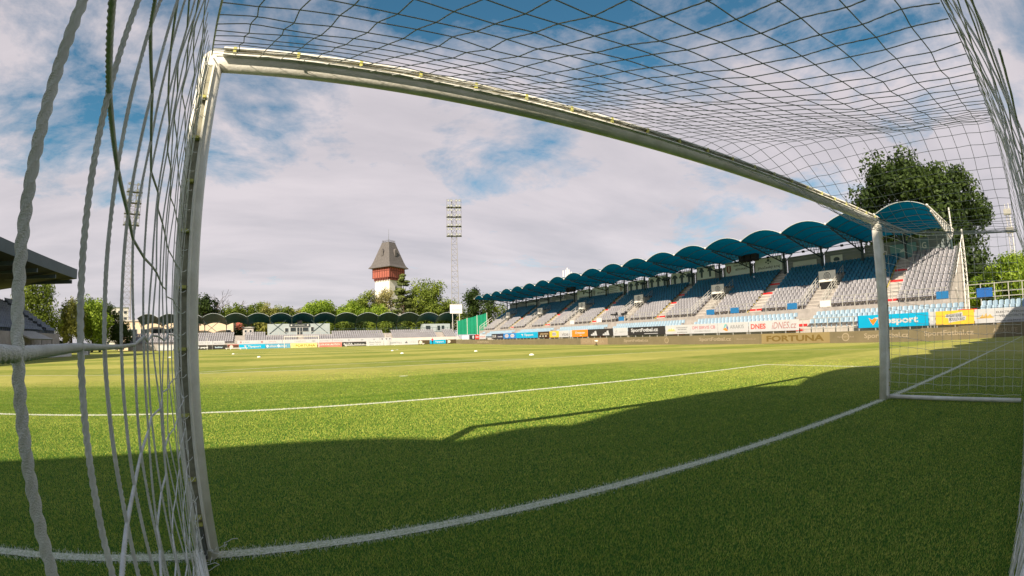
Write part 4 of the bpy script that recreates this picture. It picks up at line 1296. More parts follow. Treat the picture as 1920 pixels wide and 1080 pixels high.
# ------------------------------------------------------------------ far end
def build_far_boards():
    Y = 109.0; Z0 = 0.0; H = 0.98
    G = 'advertising boards behind the far goal'
    def fb(x0, x1, c, items, label, y=Y, z0=Z0, h=H):
        board('advertising_board', label, 'N', (x0, y, z0), x1 - x0 - 0.03, h, c, items, group=G, legs=z0 + 0.05 if z0 > 0.3 else 0)
    BRN = (0.085, 0.06, 0.03)
    fb(-23.6, -19.7, BLK, [('t', 'pepsi', 0.55, 0.45, 0.42, 0.5, (0.8, 0.8, 0.82)), ('p', 'print', [disc(0.2, 0.5, 0.06, 12, 0.25)], (0.6, 0.65, 0.75))], 'black board with white rounded lettering at the left of the far row')
    fb(-19.65, -16.4, BLK, [('t', 'budvar', 0.45, 0.5, 0.55, 0.35, (0.55, 0.7, 0.85))], 'black board with pale blue lettering in the far row')
    fb(-16.35, -13.8, (0.09, 0.045, 0.03), [('p', 'print', [disc(0.35, 0.5, 0.16, 14, 0.42)], (0.75, 0.55, 0.5)), ('p', 'print', [rect(0.5, 0.96, 1.0, 0.08)], (0.6, 0.05, 0.05), 0.008)], 'dark board with pale round emblem left of the cyan far board')
    fb(-13.75, -7.9, CYN, [('t', 'Tipsport', 0.58, 0.46, 0.5, 0.6, WHT, 0.03), ('p', 'print', [[(0.18, 0.75), (0.28, 0.75), (0.25, 0.25)]], (0.6, 0.45, 0.5))], 'cyan board with white lettering left of the far goal')
    fb(-7.85, -2.4, (0.10, 0.32, 0.50), [('t', 'eltex', 0.30, 0.5, 0.30, 0.5, WHT), ('t', 'eltex', 0.72, 0.5, 0.30, 0.5, WHT), ('p', 'print', [disc(0.07, 0.5, 0.045, 12, 0.3), disc(0.52, 0.5, 0.045, 12, 0.3)], (0.75, 0.8, 0.85))], 'pale blue board with repeated white logo left of the far goal mouth')
    fb(-2.35, 3.6, (0.82, 0.70, 0.24), [('t', 'FORTUNA', 0.56, 0.48, 0.74, 0.58, (0.36, 0.26, 0.02), 0.03)], 'yellow board with brown capitals seen through the far goal')
    fb(3.75, 9.2, (0.80, 0.20, 0.17), [('t', 'LOUDA AUTO+', 0.50, 0.55, 0.88, 0.36, (0.85, 0.68, 0.66), 0.02, 0.3)], 'red board with slanted white capitals right of the far goal')
    fb(9.25, 14.85, BLK, [('t', 'LFA', 0.32, 0.54, 0.26, 0.56, WHT, 0.03), ('t', 'fotbal.cz', 0.72, 0.5, 0.42, 0.3, WHT), ('p', 'print', [disc(0.10, 0.55, 0.04, 10, 0.22), disc(0.15, 0.42, 0.03, 8, 0.14)], WHT)], 'black board with three large white letters in the far row')
    fb(14.9, 19.0, WHT, [('t', 'Auto Future', 0.5, 0.62, 0.7, 0.26, TXT, 0.0, 0.2), ('p', 'print', [rect(0.3, 0.22, 0.25, 0.1), rect(0.62, 0.22, 0.06, 0.14), rect(0.78, 0.22, 0.06, 0.14)], GREYT)], 'white board with slanted grey lettering right of the black far board', h=1.3)
    fb(19.05, 27.5, WHT, [('t', 'REMSTALL', 0.36, 0.45, 0.34, 0.32, TXT, 0.0), ('p', 'print', [[(0.60, 0.3), (0.65, 0.75), (0.70, 0.3)]], TXT), ('t', 'STAV', 0.84, 0.5, 0.2, 0.3, GREYT, 0.0)], 'wide white board with black capitals and triangle mark in the far row', h=1.15)
    fb(27.55, 30.4, BRN, [('p', 'print', [disc(0.2, 0.5, 0.15, 14, 0.40)], (0.7, 0.62, 0.5))], 'dark brown board left of the red shirted person')
    fb(30.45, 34.6, CYN, [('t', 'Tipsport', 0.60, 0.46, 0.55, 0.55, WHT, 0.03)], 'cyan board behind the red shirted person')
    fb(34.65, 37.4, BRN, [('p', 'print', [disc(0.3, 0.5, 0.14, 14, 0.38)], (0.7, 0.62, 0.5))], 'dark brown board at the right end of the far row')
    # upper white row
    YU = 110.6
    fb(-23.6, -19.8, WHT, [('t', 'KZZ', 0.3, 0.5, 0.3, 0.4, GREYT, 0.0), ('t', 'KZZ', 0.7, 0.5, 0.3, 0.4, GREYT, 0.0)], 'white upper board with repeated grey letters at the left', YU, 1.05, 0.8)
    fb(-19.75, -17.1, WHT, [('t', 'Jan Sobola', 0.5, 0.4, 0.8, 0.35, TXT, 0.0)], 'white upper board with small black lettering', YU, 1.05, 0.8)
    fb(-14.3, -4.2, WHT, [('p', 'print', [disc(0.08, 0.5, 0.02, 10, 0.28), rect(0.55, 0.5, 0.05, 0.5)], (0.4, 0.2, 0.2)), ('t', 'A KOPI', 0.2, 0.45, 0.14, 0.35, GREYT, 0.0), ('t', 'Jamont', 0.78, 0.5, 0.16, 0.35, (0.5, 0.2, 0.2), 0.0)], 'long white upper board above the cyan far board', YU, 1.05, 0.8)
    fb(-4.15, 7.2, WHT, [('t', 'STAVEBNINY', 0.35, 0.5, 0.24, 0.3, GREYT, 0.0), ('p', 'print', [disc(0.62, 0.45, 0.04, 12, 0.25)], GREYT), ('t', 'AGROWEST', 0.85, 0.5, 0.2, 0.3, GREYT, 0.0)], 'long white upper board behind the far goal crossbar', YU, 1.05, 0.8)
    fb(7.25, 18.4, WHT, [('t', 'AUTOWORLD', 0.12, 0.5, 0.2, 0.28, GREYT, 0.0), ('p', 'print', [disc(0.34, 0.5, 0.022, 10, 0.28), disc(0.62, 0.5, 0.03, 10, 0.22), disc(0.88, 0.5, 0.022, 10, 0.28)], GREYT)], 'long white upper board above the red and black far boards', YU, 1.05, 0.8)
    fb(18.45, 21.3, WHT, [('p', 'print', [[(0.1, 0.75), (0.3, 0.75), (0.2, 0.3)], [(0.45, 0.75), (0.65, 0.75), (0.55, 0.3)], [(0.75, 0.75), (0.95, 0.75), (0.85, 0.3)]], TXT)], 'white upper board with three dark pennant marks', YU, 1.05, 0.8)
    fb(21.4, 38.8, (0.70, 0.62, 0.57), [('p', 'print', [rect(0.96, 0.5, 0.08, 0.9)], WHT)], 'long pale blank upper board at the right of the far row', YU, 0.95, 0.75)
    # small leaning sheet in the corner
    fb(37.5, 39.4, (0.62, 0.70, 0.80), [('t', 'Jihos', 0.5, 0.55, 0.6, 0.3, (0.45, 0.5, 0.62), 0.0)], 'small pale blue sheet at the far right corner of the pitch', 107.6, -0.45, 0.8)
    fb(-32.0, -24.2, WHT, [('t', 'SK', 0.4, 0.5, 0.1, 0.4, (0.5, 0.5, 0.5), 0.0)], 'blank white board seen between left net cords', Y, 0.0, 1.1)

def build_far_stand():
    e = empty('grandstand', (8, 115, 0))
    tag(e, 'low far end stand with row of dark green vault roofs', 'grandstand')
    put = lambda o: child_at(o, e)
    x0, x1 = -40.0, 40.0
    NB = 5; 
    prof = [(112.0, 0.0), (112.0, 1.35)]
    for k in range(NB):
        y = 112.0 + 0.75 * (k + 1)
        if k < NB - 1: prof += [(y, 1.35 + 0.42 * k), (y, 1.35 + 0.42 * (k + 1))]
    prof += [(117.0, 1.35 + 0.42 * (NB - 1)), (117.0, 0.0)]
    put(MB().prism(prof, 0, x0, 39.0).build('terrace', M['concrete'], None))
    gaps = [(-14.0, 1.2), (21.2, 1.0), (34.6, 1.1), (0.0, 0.9)]
    sp = []
    for k in range(NB):
        y = 112.0 + 0.75 * k + 0.42
        x = x0 + 0.4
        while x < 38.8:
            cab = (-7.9 < x < 7.6) and k > 2
            if not cab and all(abs(x - g) > w for g, w in gaps):
                sp.append((x, y, 1.35 + 0.42 * k))
            x += 0.52
    place_seats(e, [(sp, M['seat_grey'])], math.pi / 2, (0, 100, 2))
    # vaults
    xs = [-39.3 + 5.35 * k for k in range(16)]
    xs = [v for v in xs if v < 42]
    for a, b in zip(xs[:-1], xs[1:]):
        vm = vault_mesh(a + 0.12, b - 0.12, 0, 6.0, 7.45, 5.75, 0.85, 0.62, 12, 3)
        vm.v = [(p[1], 117.4 + p[0] * 0.7, p[2]) for p in vm.v]
        vm.f = [tuple(reversed(f)) for f in vm.f]
        put(vm.build('roof_vault', M['vault_far'], None))
        pts = [(a + 0.12 + (b - a - 0.24) * t, 117.35, 7.47 + 0.85 * (1 - (2 * t - 1) ** 2)) for t in np.linspace(0, 1, 11)]
        put(MB().tube(pts, 0.035, 5).build('roof_rim', M['roof_rim'], None))
    for k, x in enumerate(xs):
        mb = MB().bar((x, 117.4, 7.42), (x, 121.6, 5.75), 0.09, 5).bar((x, 118.6, 6.7), (x, 121.0, 5.2), 0.06, 5)
        mb.bar((x, 121.0, 0.0), (x, 121.0, 5.9), 0.10, 6)
        put(mb.build('roof_frame', M['truss'], None))
    # braces
    for (a, b) in ((-7.3, -2.1), (2.8, 8.0), (-34.0, -28.7), (-23.3, -18.0)):
        mb = MB().bar((a, 118.95, 3.4), (b - 1.2, 118.95, 6.6), 0.08, 4).bar((b - 1.2, 118.9, 3.4), (a, 118.9, 6.6), 0.08, 4)
        put(mb.build('cross_brace', M['truss'], None))
    # cabin in the middle
    put(MB().box(-7.8, 7.4, 119.0, 121.6, 2.6, 5.75).build('cabin_wall', M['cabin'], None))
    put(MB().box(-2.5, 2.5, 118.82, 118.98, 5.05, 5.72).build('cabin_sign', paint((0.06, 0.07, 0.075)), None))
    sgn = empty('sign_text'); sgn.matrix_world = frame_matrix('N', (-2.5, 118.81, 5.05)); 
    lettering('JIHOČECHŮM', sgn, 2.5, 0.33, 2.4, 0.24, (0.7, 0.7, 0.68), 0.01, name='lettering')
    flat(sgn, 'print', [disc(0.5, 0.33, 0.2, 10), disc(4.5, 0.33, 0.2, 10)], (0.6, 0.6, 0.58))
    child_at(sgn, e)
    put(MB().box(-0.6, 0.6, 118.7, 118.98, 5.8, 6.5).build('scoreboard', M['black'], None))
    for (a, b, z0, z1) in ((-2.25, -0.95, 3.95, 4.85), (0.75, 2.05, 3.95, 4.85), (-3.55, -2.85, 3.8, 4.7), (2.75, 3.35, 3.9, 4.9), (-0.62, -0.12, 2.7, 4.85), (0.10, 0.55, 2.7, 4.85)):
        f = put(MB().box(a - 0.06, b + 0.06, 118.90, 118.99, z0 - 0.06, z1 + 0.06).build('window_frame', M['galv_white'], None))
        put(MB().box(a, b, 118.86, 118.93, z0, z1).build('window_pane', M['glass'], None))
    # right hand kiosk
    put(MB().box(31.6, 39.0, 118.2, 121.4, 2.0, 5.3).build('kiosk_wall', M['cabin'], None))
    for (a, b) in ((32.2, 33.4), (35.4, 36.1), (36.6, 37.3)):
        put(MB().box(a, b, 118.1, 118.19, 3.6, 4.8).build('window_pane', M['glass'], None))
    # front railing of the cabin terrace
    for i in range(13):
        x = -7.6 + i * 1.25
        put(MB().box(x - 0.03, x + 0.03, 115.7, 115.76, 2.8, 3.7).build('rail_post', M['galv'], None))
    put(MB().bar((-7.6, 115.73, 3.7), (7.4, 115.73, 3.7), 0.035, 4).build('rail', M['galv'], None))
    for i in range(30):
        x = 8.5 + i * 1.05
        put(MB().box(x - 0.03, x + 0.03, 117.0, 117.06, 3.0, 4.3).build('rail_post', M['truss'], None))
    put(MB().bar((8.0, 117.03, 4.3), (39, 117.03, 4.3), 0.04, 4).build('rail', M['truss'], None))

# ------------------------------------------------------------------ left and near stands
def build_left_stand():
    e = empty('grandstand', (-42, 45, 0))
    tag(e, 'dark roofed left hand stand cut off by the picture edge', 'grandstand')
    put = lambda o: child_at(o, e)
    y0, y1 = 0.0, 72.0
    # roof: deep fascia, sloping soffit
    put(MB().prism([(-36.0, 10.75), (-36.0, 12.05), (-52.0, 11.3), (-52.0, 9.4)], 1, y0, y1).build('roof_body', M['soffit'], None))
    put(MB().box(-35.97, -35.9, y0, y1 + 0.06, 10.72, 12.1).build('fascia', M['fascia'], None))
    put(MB().prism([(-35.95, 10.72), (-35.95, 12.1), (-52.0, 11.4), (-52.0, 9.35)], 1, y1 + 0.005, y1 + 0.07).build('fascia', M['fascia'], None))
    for k in range(10):
        y = y1 - 1.0 - k * 6.0
        put(MB().box(-51.0, -36.3, y - 0.14, y + 0.14, 9.95, 10.45).build('roof_beam', M['fascia'], None))
        put(MB().bar((-50.4, y, 0.0), (-50.4, y, 9.6), 0.16, 6).build('column', M['fascia'], None))
    prof = [(-38.5, 0.0), (-38.5, 2.9)]
    for k in range(11):
        x = -38.5 - 0.8 * (k + 1)
        prof += [(x, 2.9 + 0.42 * k), (x, 2.9 + 0.42 * (k + 1))]
    prof += [(-50.0, prof[-1][1]), (-50.0, 0.0)]
    put(MB().prism(prof, 1, y0, y1 - 1.0).build('terrace', M['fascia'], None))
    sp = []
    for k in range(11):
        x = -38.5 - 0.8 * k - 0.45
        y = 30.0
        while y < y1 - 1.4:
            if abs((y % 15) - 7) > 0.7: sp.append((x, y, 2.9 + 0.42 * k))
            y += 0.5
    place_seats(e, [(sp, M['seat_dark'])], math.pi, (-36, 68, 3))
    put(MB().box(-38.45, -38.3, y0, y1 - 1, 1.0, 2.85).build('front_wall', M['concrete'], None))
    # players' tunnel canopy
    put(MB().prism([(-35.4, 1.9), (-35.2, 2.0), (-38.2, 3.0), (-38.2, 2.8)], 1, 56.0, 62.5).build('canopy', M['galv'], None))
    for y in (56.1, 59.2, 62.4):
        put(MB().bar((-35.4, y, -0.3), (-35.4, y, 1.95), 0.05, 5).build('canopy_post', M['steel_dark'], None))
    # long banner with lettering
    board('advertising_board', 'white banner with black capitals along the left touchline', 'W', (-35.3, 60.5, -0.25), 8.5, 1.0, (0.62, 0.62, 0.62),
          [('t', 'SK DYNAMO', 0.42, 0.52, 0.62, 0.5, (0.08, 0.08, 0.09), 0.02), ('p', 'print', [disc(0.06, 0.5, 0.03, 10, 0.3)], (0.1, 0.1, 0.1))])
    board('advertising_board', 'grey banner on the left touchline right of the black capitals banner', 'W', (-35.3, 71.5, -0.2), 5.0, 1.0, (0.50, 0.51, 0.53),
          [('t', 'Reis', 0.5, 0.5, 0.4, 0.4, (0.3, 0.3, 0.32), 0.0)])

def build_near_stand():
    """stand behind the near goal, out of view: its scalloped roof throws the shadow over the goalmouth"""
    e = empty('grandstand', (0, -14, 0))
    tag(e, 'end stand behind the near goal shading the goalmouth', 'grandstand')
    put = lambda o: child_at(o, e)
    H = 9.0
    ye = 2.02 - 1.045 * H
    prof = [(ye - 1.5, 0.0), (ye - 1.5, 1.2)]
    for k in range(5):
        y = ye - 1.5 - 0.8 * (k + 1)
        prof += [(y, 1.2 + 0.42 * k), (y, 1.2 + 0.42 * (k + 1))]
    prof += [(ye - 6.0, prof[-1][1]), (ye - 6.0, 0.0)]
    put(MB().prism(prof, 0, -62, 56).build('terrace', M['concrete_pale'], None))
    xs = [-10.6 - 5 * k for k in range(10, -1, -1)] + [-9.25 + 5 * k for k in range(14)]
    for a, b in zip(xs[:-1], xs[1:]):
        rise = 0.72 * min(1.0, (b - a) / 5.0)
        vm = vault_mesh(a, b, 0, 6.6, H, H - 0.4, rise, rise * 0.7, 12, 3, 0.06)
        vm.v = [(p[1], ye - p[0], p[2]) for p in vm.v]
        put(vm.build('roof_vault', M['near_roof'], None))
    for x in xs:
        put(MB().bar((x, ye - 6.2, 0), (x, ye - 6.2, H - 0.4), 0.14, 6).build('column', M['truss'], None))
M['near_roof'] = mat('deep_blue_roof_sheet', (0.01, 0.07, 0.08), 0.5, 0.2, 1.0, spec=0.15)
M['led_a'] = mat('led_screen_tan', (0.180, 0.147, 0.090), 0.55, 0.10, 1.5)
M['led_b'] = mat('led_screen_tan_pale', (0.192, 0.155, 0.095), 0.55, 0.12, 1.2)

# ------------------------------------------------------------------ tower, masts, buildings
def build_tower():
    D = 200.0; az = R(12.0)
    c = Vector((CP[0] + D * math.sin(az), CP[1] + D * math.cos(az), 0))
    e = empty('water_tower', c)
    e.rotation_euler = (0, 0, R(36))
    tag(e, 'old water tower with steep slate roof and red timbered gallery above trees', 'tower')
    h = 4.0
    MB().prism([(-h, -h), (h, -h), (h, h), (-h, h)], 2, 0.0, 26.4).build('shaft', M['plaster'], e)
    g = 4.75
    MB().prism([(-g, -g), (g, -g), (g, g), (-g, g)], 2, 27.0, 31.6).build('gallery', M['tower_red'], e)
    # timber frame proud of the gallery, corbels beneath
    for ax in (0, 1):
        for s in (-1, 1):
            def bx(a0, a1, z0, z1):
                t0, t1 = sorted((s * (g + 0.003), s * (g + 0.10)))
                return MB().box(a0, a1, t0, t1, z0, z1) if ax == 0 else MB().box(t0, t1, a0, a1, z0, z1)
            for i in range(8):
                a = -g + 0.1 + i * (2 * g - 0.2) / 7
                bx(a - 0.12, a + 0.12, 27.05, 31.5).build('timber_post', M['timber'], e)
            for z in (27.02, 29.9, 31.3):
                t0, t1 = sorted((s * (g + 0.004), s * (g + 0.13)))
                (MB().box(-g - 0.1, g + 0.1, t0, t1, z, z + 0.26) if ax == 0 else MB().box(t0, t1, -g - 0.1, g + 0.1, z, z + 0.26)).build('timber_beam', M['timber'], e)
            for i in range(9):
                a = -h + 0.35 + i * (2 * h - 0.7) / 8
                t0, t1 = sorted((s * (h - 0.1), s * (g + 0.05)))
                (MB().box(a - 0.2, a + 0.2, t0, t1, 26.1, 26.99) if ax == 0 else MB().box(t0, t1, a - 0.2, a + 0.2, 26.1, 26.99)).build('corbel', M['timber'], e)
    # bell-cast roof
    levels = [(5.95, 31.3), (5.95, 31.55), (5.2, 32.5), (4.55, 34.2), (2.05, 42.2), (2.05, 42.5)]
    mb = MB()
    for (w, z) in levels:
        mb.v += [(-w, -w, z), (w, -w, z), (w, w, z), (-w, w, z)]
    for i in range(len(levels) - 1):
        for j in range(4):
            a = i * 4 + j; b = i * 4 + (j + 1) % 4
            mb.f.append((a, b, b + 4, a + 4))
    mb.f += [(3, 2, 1, 0), tuple(range(len(mb.v) - 4, len(mb.v)))]
    roof = mb.build('roof', M['slate'], e)
    for ax in (0, 1):   # dormers
        for s in (-1, 1):
            f = 3.35
            d = MB()
            if ax == 0:
                d.prism([(-0.55, 36.4), (0.55, 36.4), (0.55, 38.6), (0.0, 39.5), (-0.55, 38.6)], 1, s * 2.6, s * 4.1)
            else:
                d.prism([(-0.55, 36.4), (0.55, 36.4), (0.55, 38.6), (0.0, 39.5), (-0.55, 38.6)], 0, s * 2.6, s * 4.1)
            d.build('dormer', M['slate'], roof)
    rl = MB()
    for s in (-1, 1):
        for z in (42.9, 43.3):
            rl.bar((-1.9, s * 1.9, z), (1.9, s * 1.9, z), 0.06, 4).bar((s * 1.9, -1.9, z), (s * 1.9, 1.9, z), 0.06, 4)
        for i in range(6):
            a = -1.9 + i * 0.76
            rl.bar((a, s * 1.9, 42.5), (a, s * 1.9, 43.4), 0.05, 4).bar((s * 1.9, a, 42.5), (s * 1.9, a, 43.4), 0.05, 4)
    rl.build('roof_railing', M['slate'], roof)
    MB().bar((0, 0, 42.5), (0, 0, 48.6), 0.09, 5, 0.03).build('flagpole', M['steel_dark'], roof)
    for z in (9, 16, 22):
        for s in (-1, 1):
            MB().box(-0.5, 0.5, min(s * (h + 0.003), s * (h + 0.05)), max(s * (h + 0.003), s * (h + 0.05)), z, z + 1.6).build('window', M['glass'], e)

def build_mast(loc, label, yaw, zb=31.0, zt=41.6, w=4.2):
    e = empty('floodlight_mast', loc)
    e.rotation_euler = (0, 0, yaw)
    tag(e, label, 'floodlight', 'floodlight masts behind the corners')
    a0, a1 = 1.15, 0.62
    hgt = zt
    for sx in (-1, 1):
        for sy in (-1, 1):
            MB().bar((sx * a0, sy * a0, 0), (sx * a1, sy * a1, hgt), 0.085, 5).build('leg', M['mast_steel'], e)
    mb = MB()
    n = 26
    for i in range(n):
        z0 = hgt * i / n; z1 = hgt * (i + 1) / n
        r0 = a0 + (a1 - a0) * i / n; r1 = a0 + (a1 - a0) * (i + 1) / n
        c0 = [(-r0, -r0), (r0, -r0), (r0, r0), (-r0, r0)]; c1 = [(-r1, -r1), (r1, -r1), (r1, r1), (-r1, r1)]
        for j in range(4):
            k = (j + 1) % 4
            p, q_ = (c0[j], c1[k]) if i % 2 else (c0[k], c1[j])
            mb.bar((*p, z0), (*q_, z1), 0.04, 3)
            mb.bar((*c1[j], z1), (*c1[k], z1), 0.04, 3)
    mb.build('lattice', M['mast_steel'], e)
    fr = MB()
    for s in (-1, 1):
        fr.bar((s * w / 2, -1.0, zb), (s * w / 2, -1.0, zt + 0.4), 0.05, 4)
        fr.bar((s * 0.7, -1.0, zb), (s * 0.7, -1.0, zt + 0.4), 0.05, 4)
    for r_ in range(4):
        z = zb + 0.35 + r_ * 2.85
        fr.bar((-w / 2, -1.0, z + 1.5), (w / 2, -1.0, z + 1.5), 0.04, 4)
        fr.box(-w / 2 - 0.1, w / 2 + 0.1, -1.35, -0.35, z - 0.42, z - 0.34)
        fr.bar((-w / 2, -1.3, z + 0.6), (w / 2, -1.3, z + 0.6), 0.025, 3)
    fr.build('lamp_frame', M['mast_steel'], e)
    for r_ in range(4):
        z = zb + 0.35 + r_ * 2.85
        MB().box(-w / 2 - 0.1, w / 2 + 0.1, -1.42, -0.3, z - 0.56, z - 0.425).build('platform', M['steel_dark'], e)
        for dz in (0.0, 1.55):
            for k in range(4):
                x = (-1.6, -0.75, 0.75, 1.6)[k] * w / 4.2
                lamp = MB().bar((x, -1.15, z + dz + 0.1), (x, -1.75, z + dz - 0.12), 0.30, 10, 0.36).build('floodlight', M['steel_dark'], e)
                MB().bar((x, -1.755, z + dz - 0.122), (x, -1.775, z + dz - 0.13), 0.30, 10).build('lamp_glass', M['lamp_face'], lamp)

def house(name, label, cat, loc, rot, w, d, h, wallm, roof='flat', roofm=None, wins=None, rh=2.0):
    e = empty(name, loc); e.rotation_euler = (0, 0, rot)
    tag(e, label, cat)
    MB().box(-w / 2, w / 2, -d / 2, d / 2, 0, h).build('wall', wallm, e)
    if roof == 'flat':
        MB().box(-w / 2 - 0.25, w / 2 + 0.25, -d / 2 - 0.25, d / 2 + 0.25, h + 0.003, h + 0.35).build('roof', roofm, e)
    else:
        MB().prism([(-d / 2 - 0.5, h + 0.003), (d / 2 + 0.5, h + 0.003), (0, h + rh)], 0, -w / 2 - 0.4, w / 2 + 0.4).build('roof', roofm, e)
    for (x, z, ww, hh) in (wins or []):
        f = MB().box(x - ww / 2 - 0.12, x + ww / 2 + 0.12, -d / 2 - 0.06, -d / 2 - 0.003, z - 0.12, z + hh + 0.12).build('window', M['galv_white'], e)
        MB().box(x - ww / 2, x + ww / 2, -d / 2 - 0.09, -d / 2 - 0.064, z, z + hh).build('pane', M['glass'], f)
    return e

def build_buildings():
    # beige changing-room block behind the left half of the far stand
    house('clubhouse', 'beige flat roofed clubhouse behind the far stand left of the post', 'building', (-36.0, 126.5, 0), 0, 20, 8, 6.9, M['beige'], 'flat', M['concrete_pale'],
          [(-6 + 3.2 * i, 3.4, 2.2, 1.6) for i in range(5)])
    house('annexe', 'beige blank walled annexe under the first far roof vaults', 'building', (-20.8, 127.0, 0), 0, 8.6, 7, 6.6, M['beige'], 'flat', M['concrete_pale'], [(3.2, 3.4, 0.9, 1.2)])
    house('house', 'small house with red tiled roof behind the far stand', 'house', (-15.2, 141.0, 0), R(20), 6, 6, 5.0, M['plaster'], 'gable', M['roof_red'], [(0, 2.6, 1.0, 1.2)], 3.0)
    house('steward_box', 'pale little box with four windows beside the far stand stairs', 'hut', (-12.6, 121.8, 0), 0, 2.6, 2.0, 4.9, M['concrete_pale'], 'flat', M['galv'], [(-0.6, 2.9, 0.5, 0.5), (0.6, 2.9, 0.5, 0.5), (-0.6, 3.9, 0.5, 0.5), (0.6, 3.9, 0.5, 0.5)])
    wins = []
    for fl in range(6):
        for i in range(6):
            wins.append((-6.6 + i * 2.9, 2 + fl * 2.9, 1.5, 1.3))
    house('apartment_block', 'distant white apartment block beyond the left trees', 'building', (-94.0, 250.0, 0), R(18), 19, 12, 19.2, M['plaster'], 'flat', M['clad'], wins)
    house('low_block', 'low beige building right of the distant apartment block', 'building', (-56.0, 165.0, 0), R(12), 14, 8, 8.2, M['plaster'], 'flat', M['concrete_pale'], [(-4 + i * 2.7, 4.6, 1.4, 1.4) for i in range(4)])

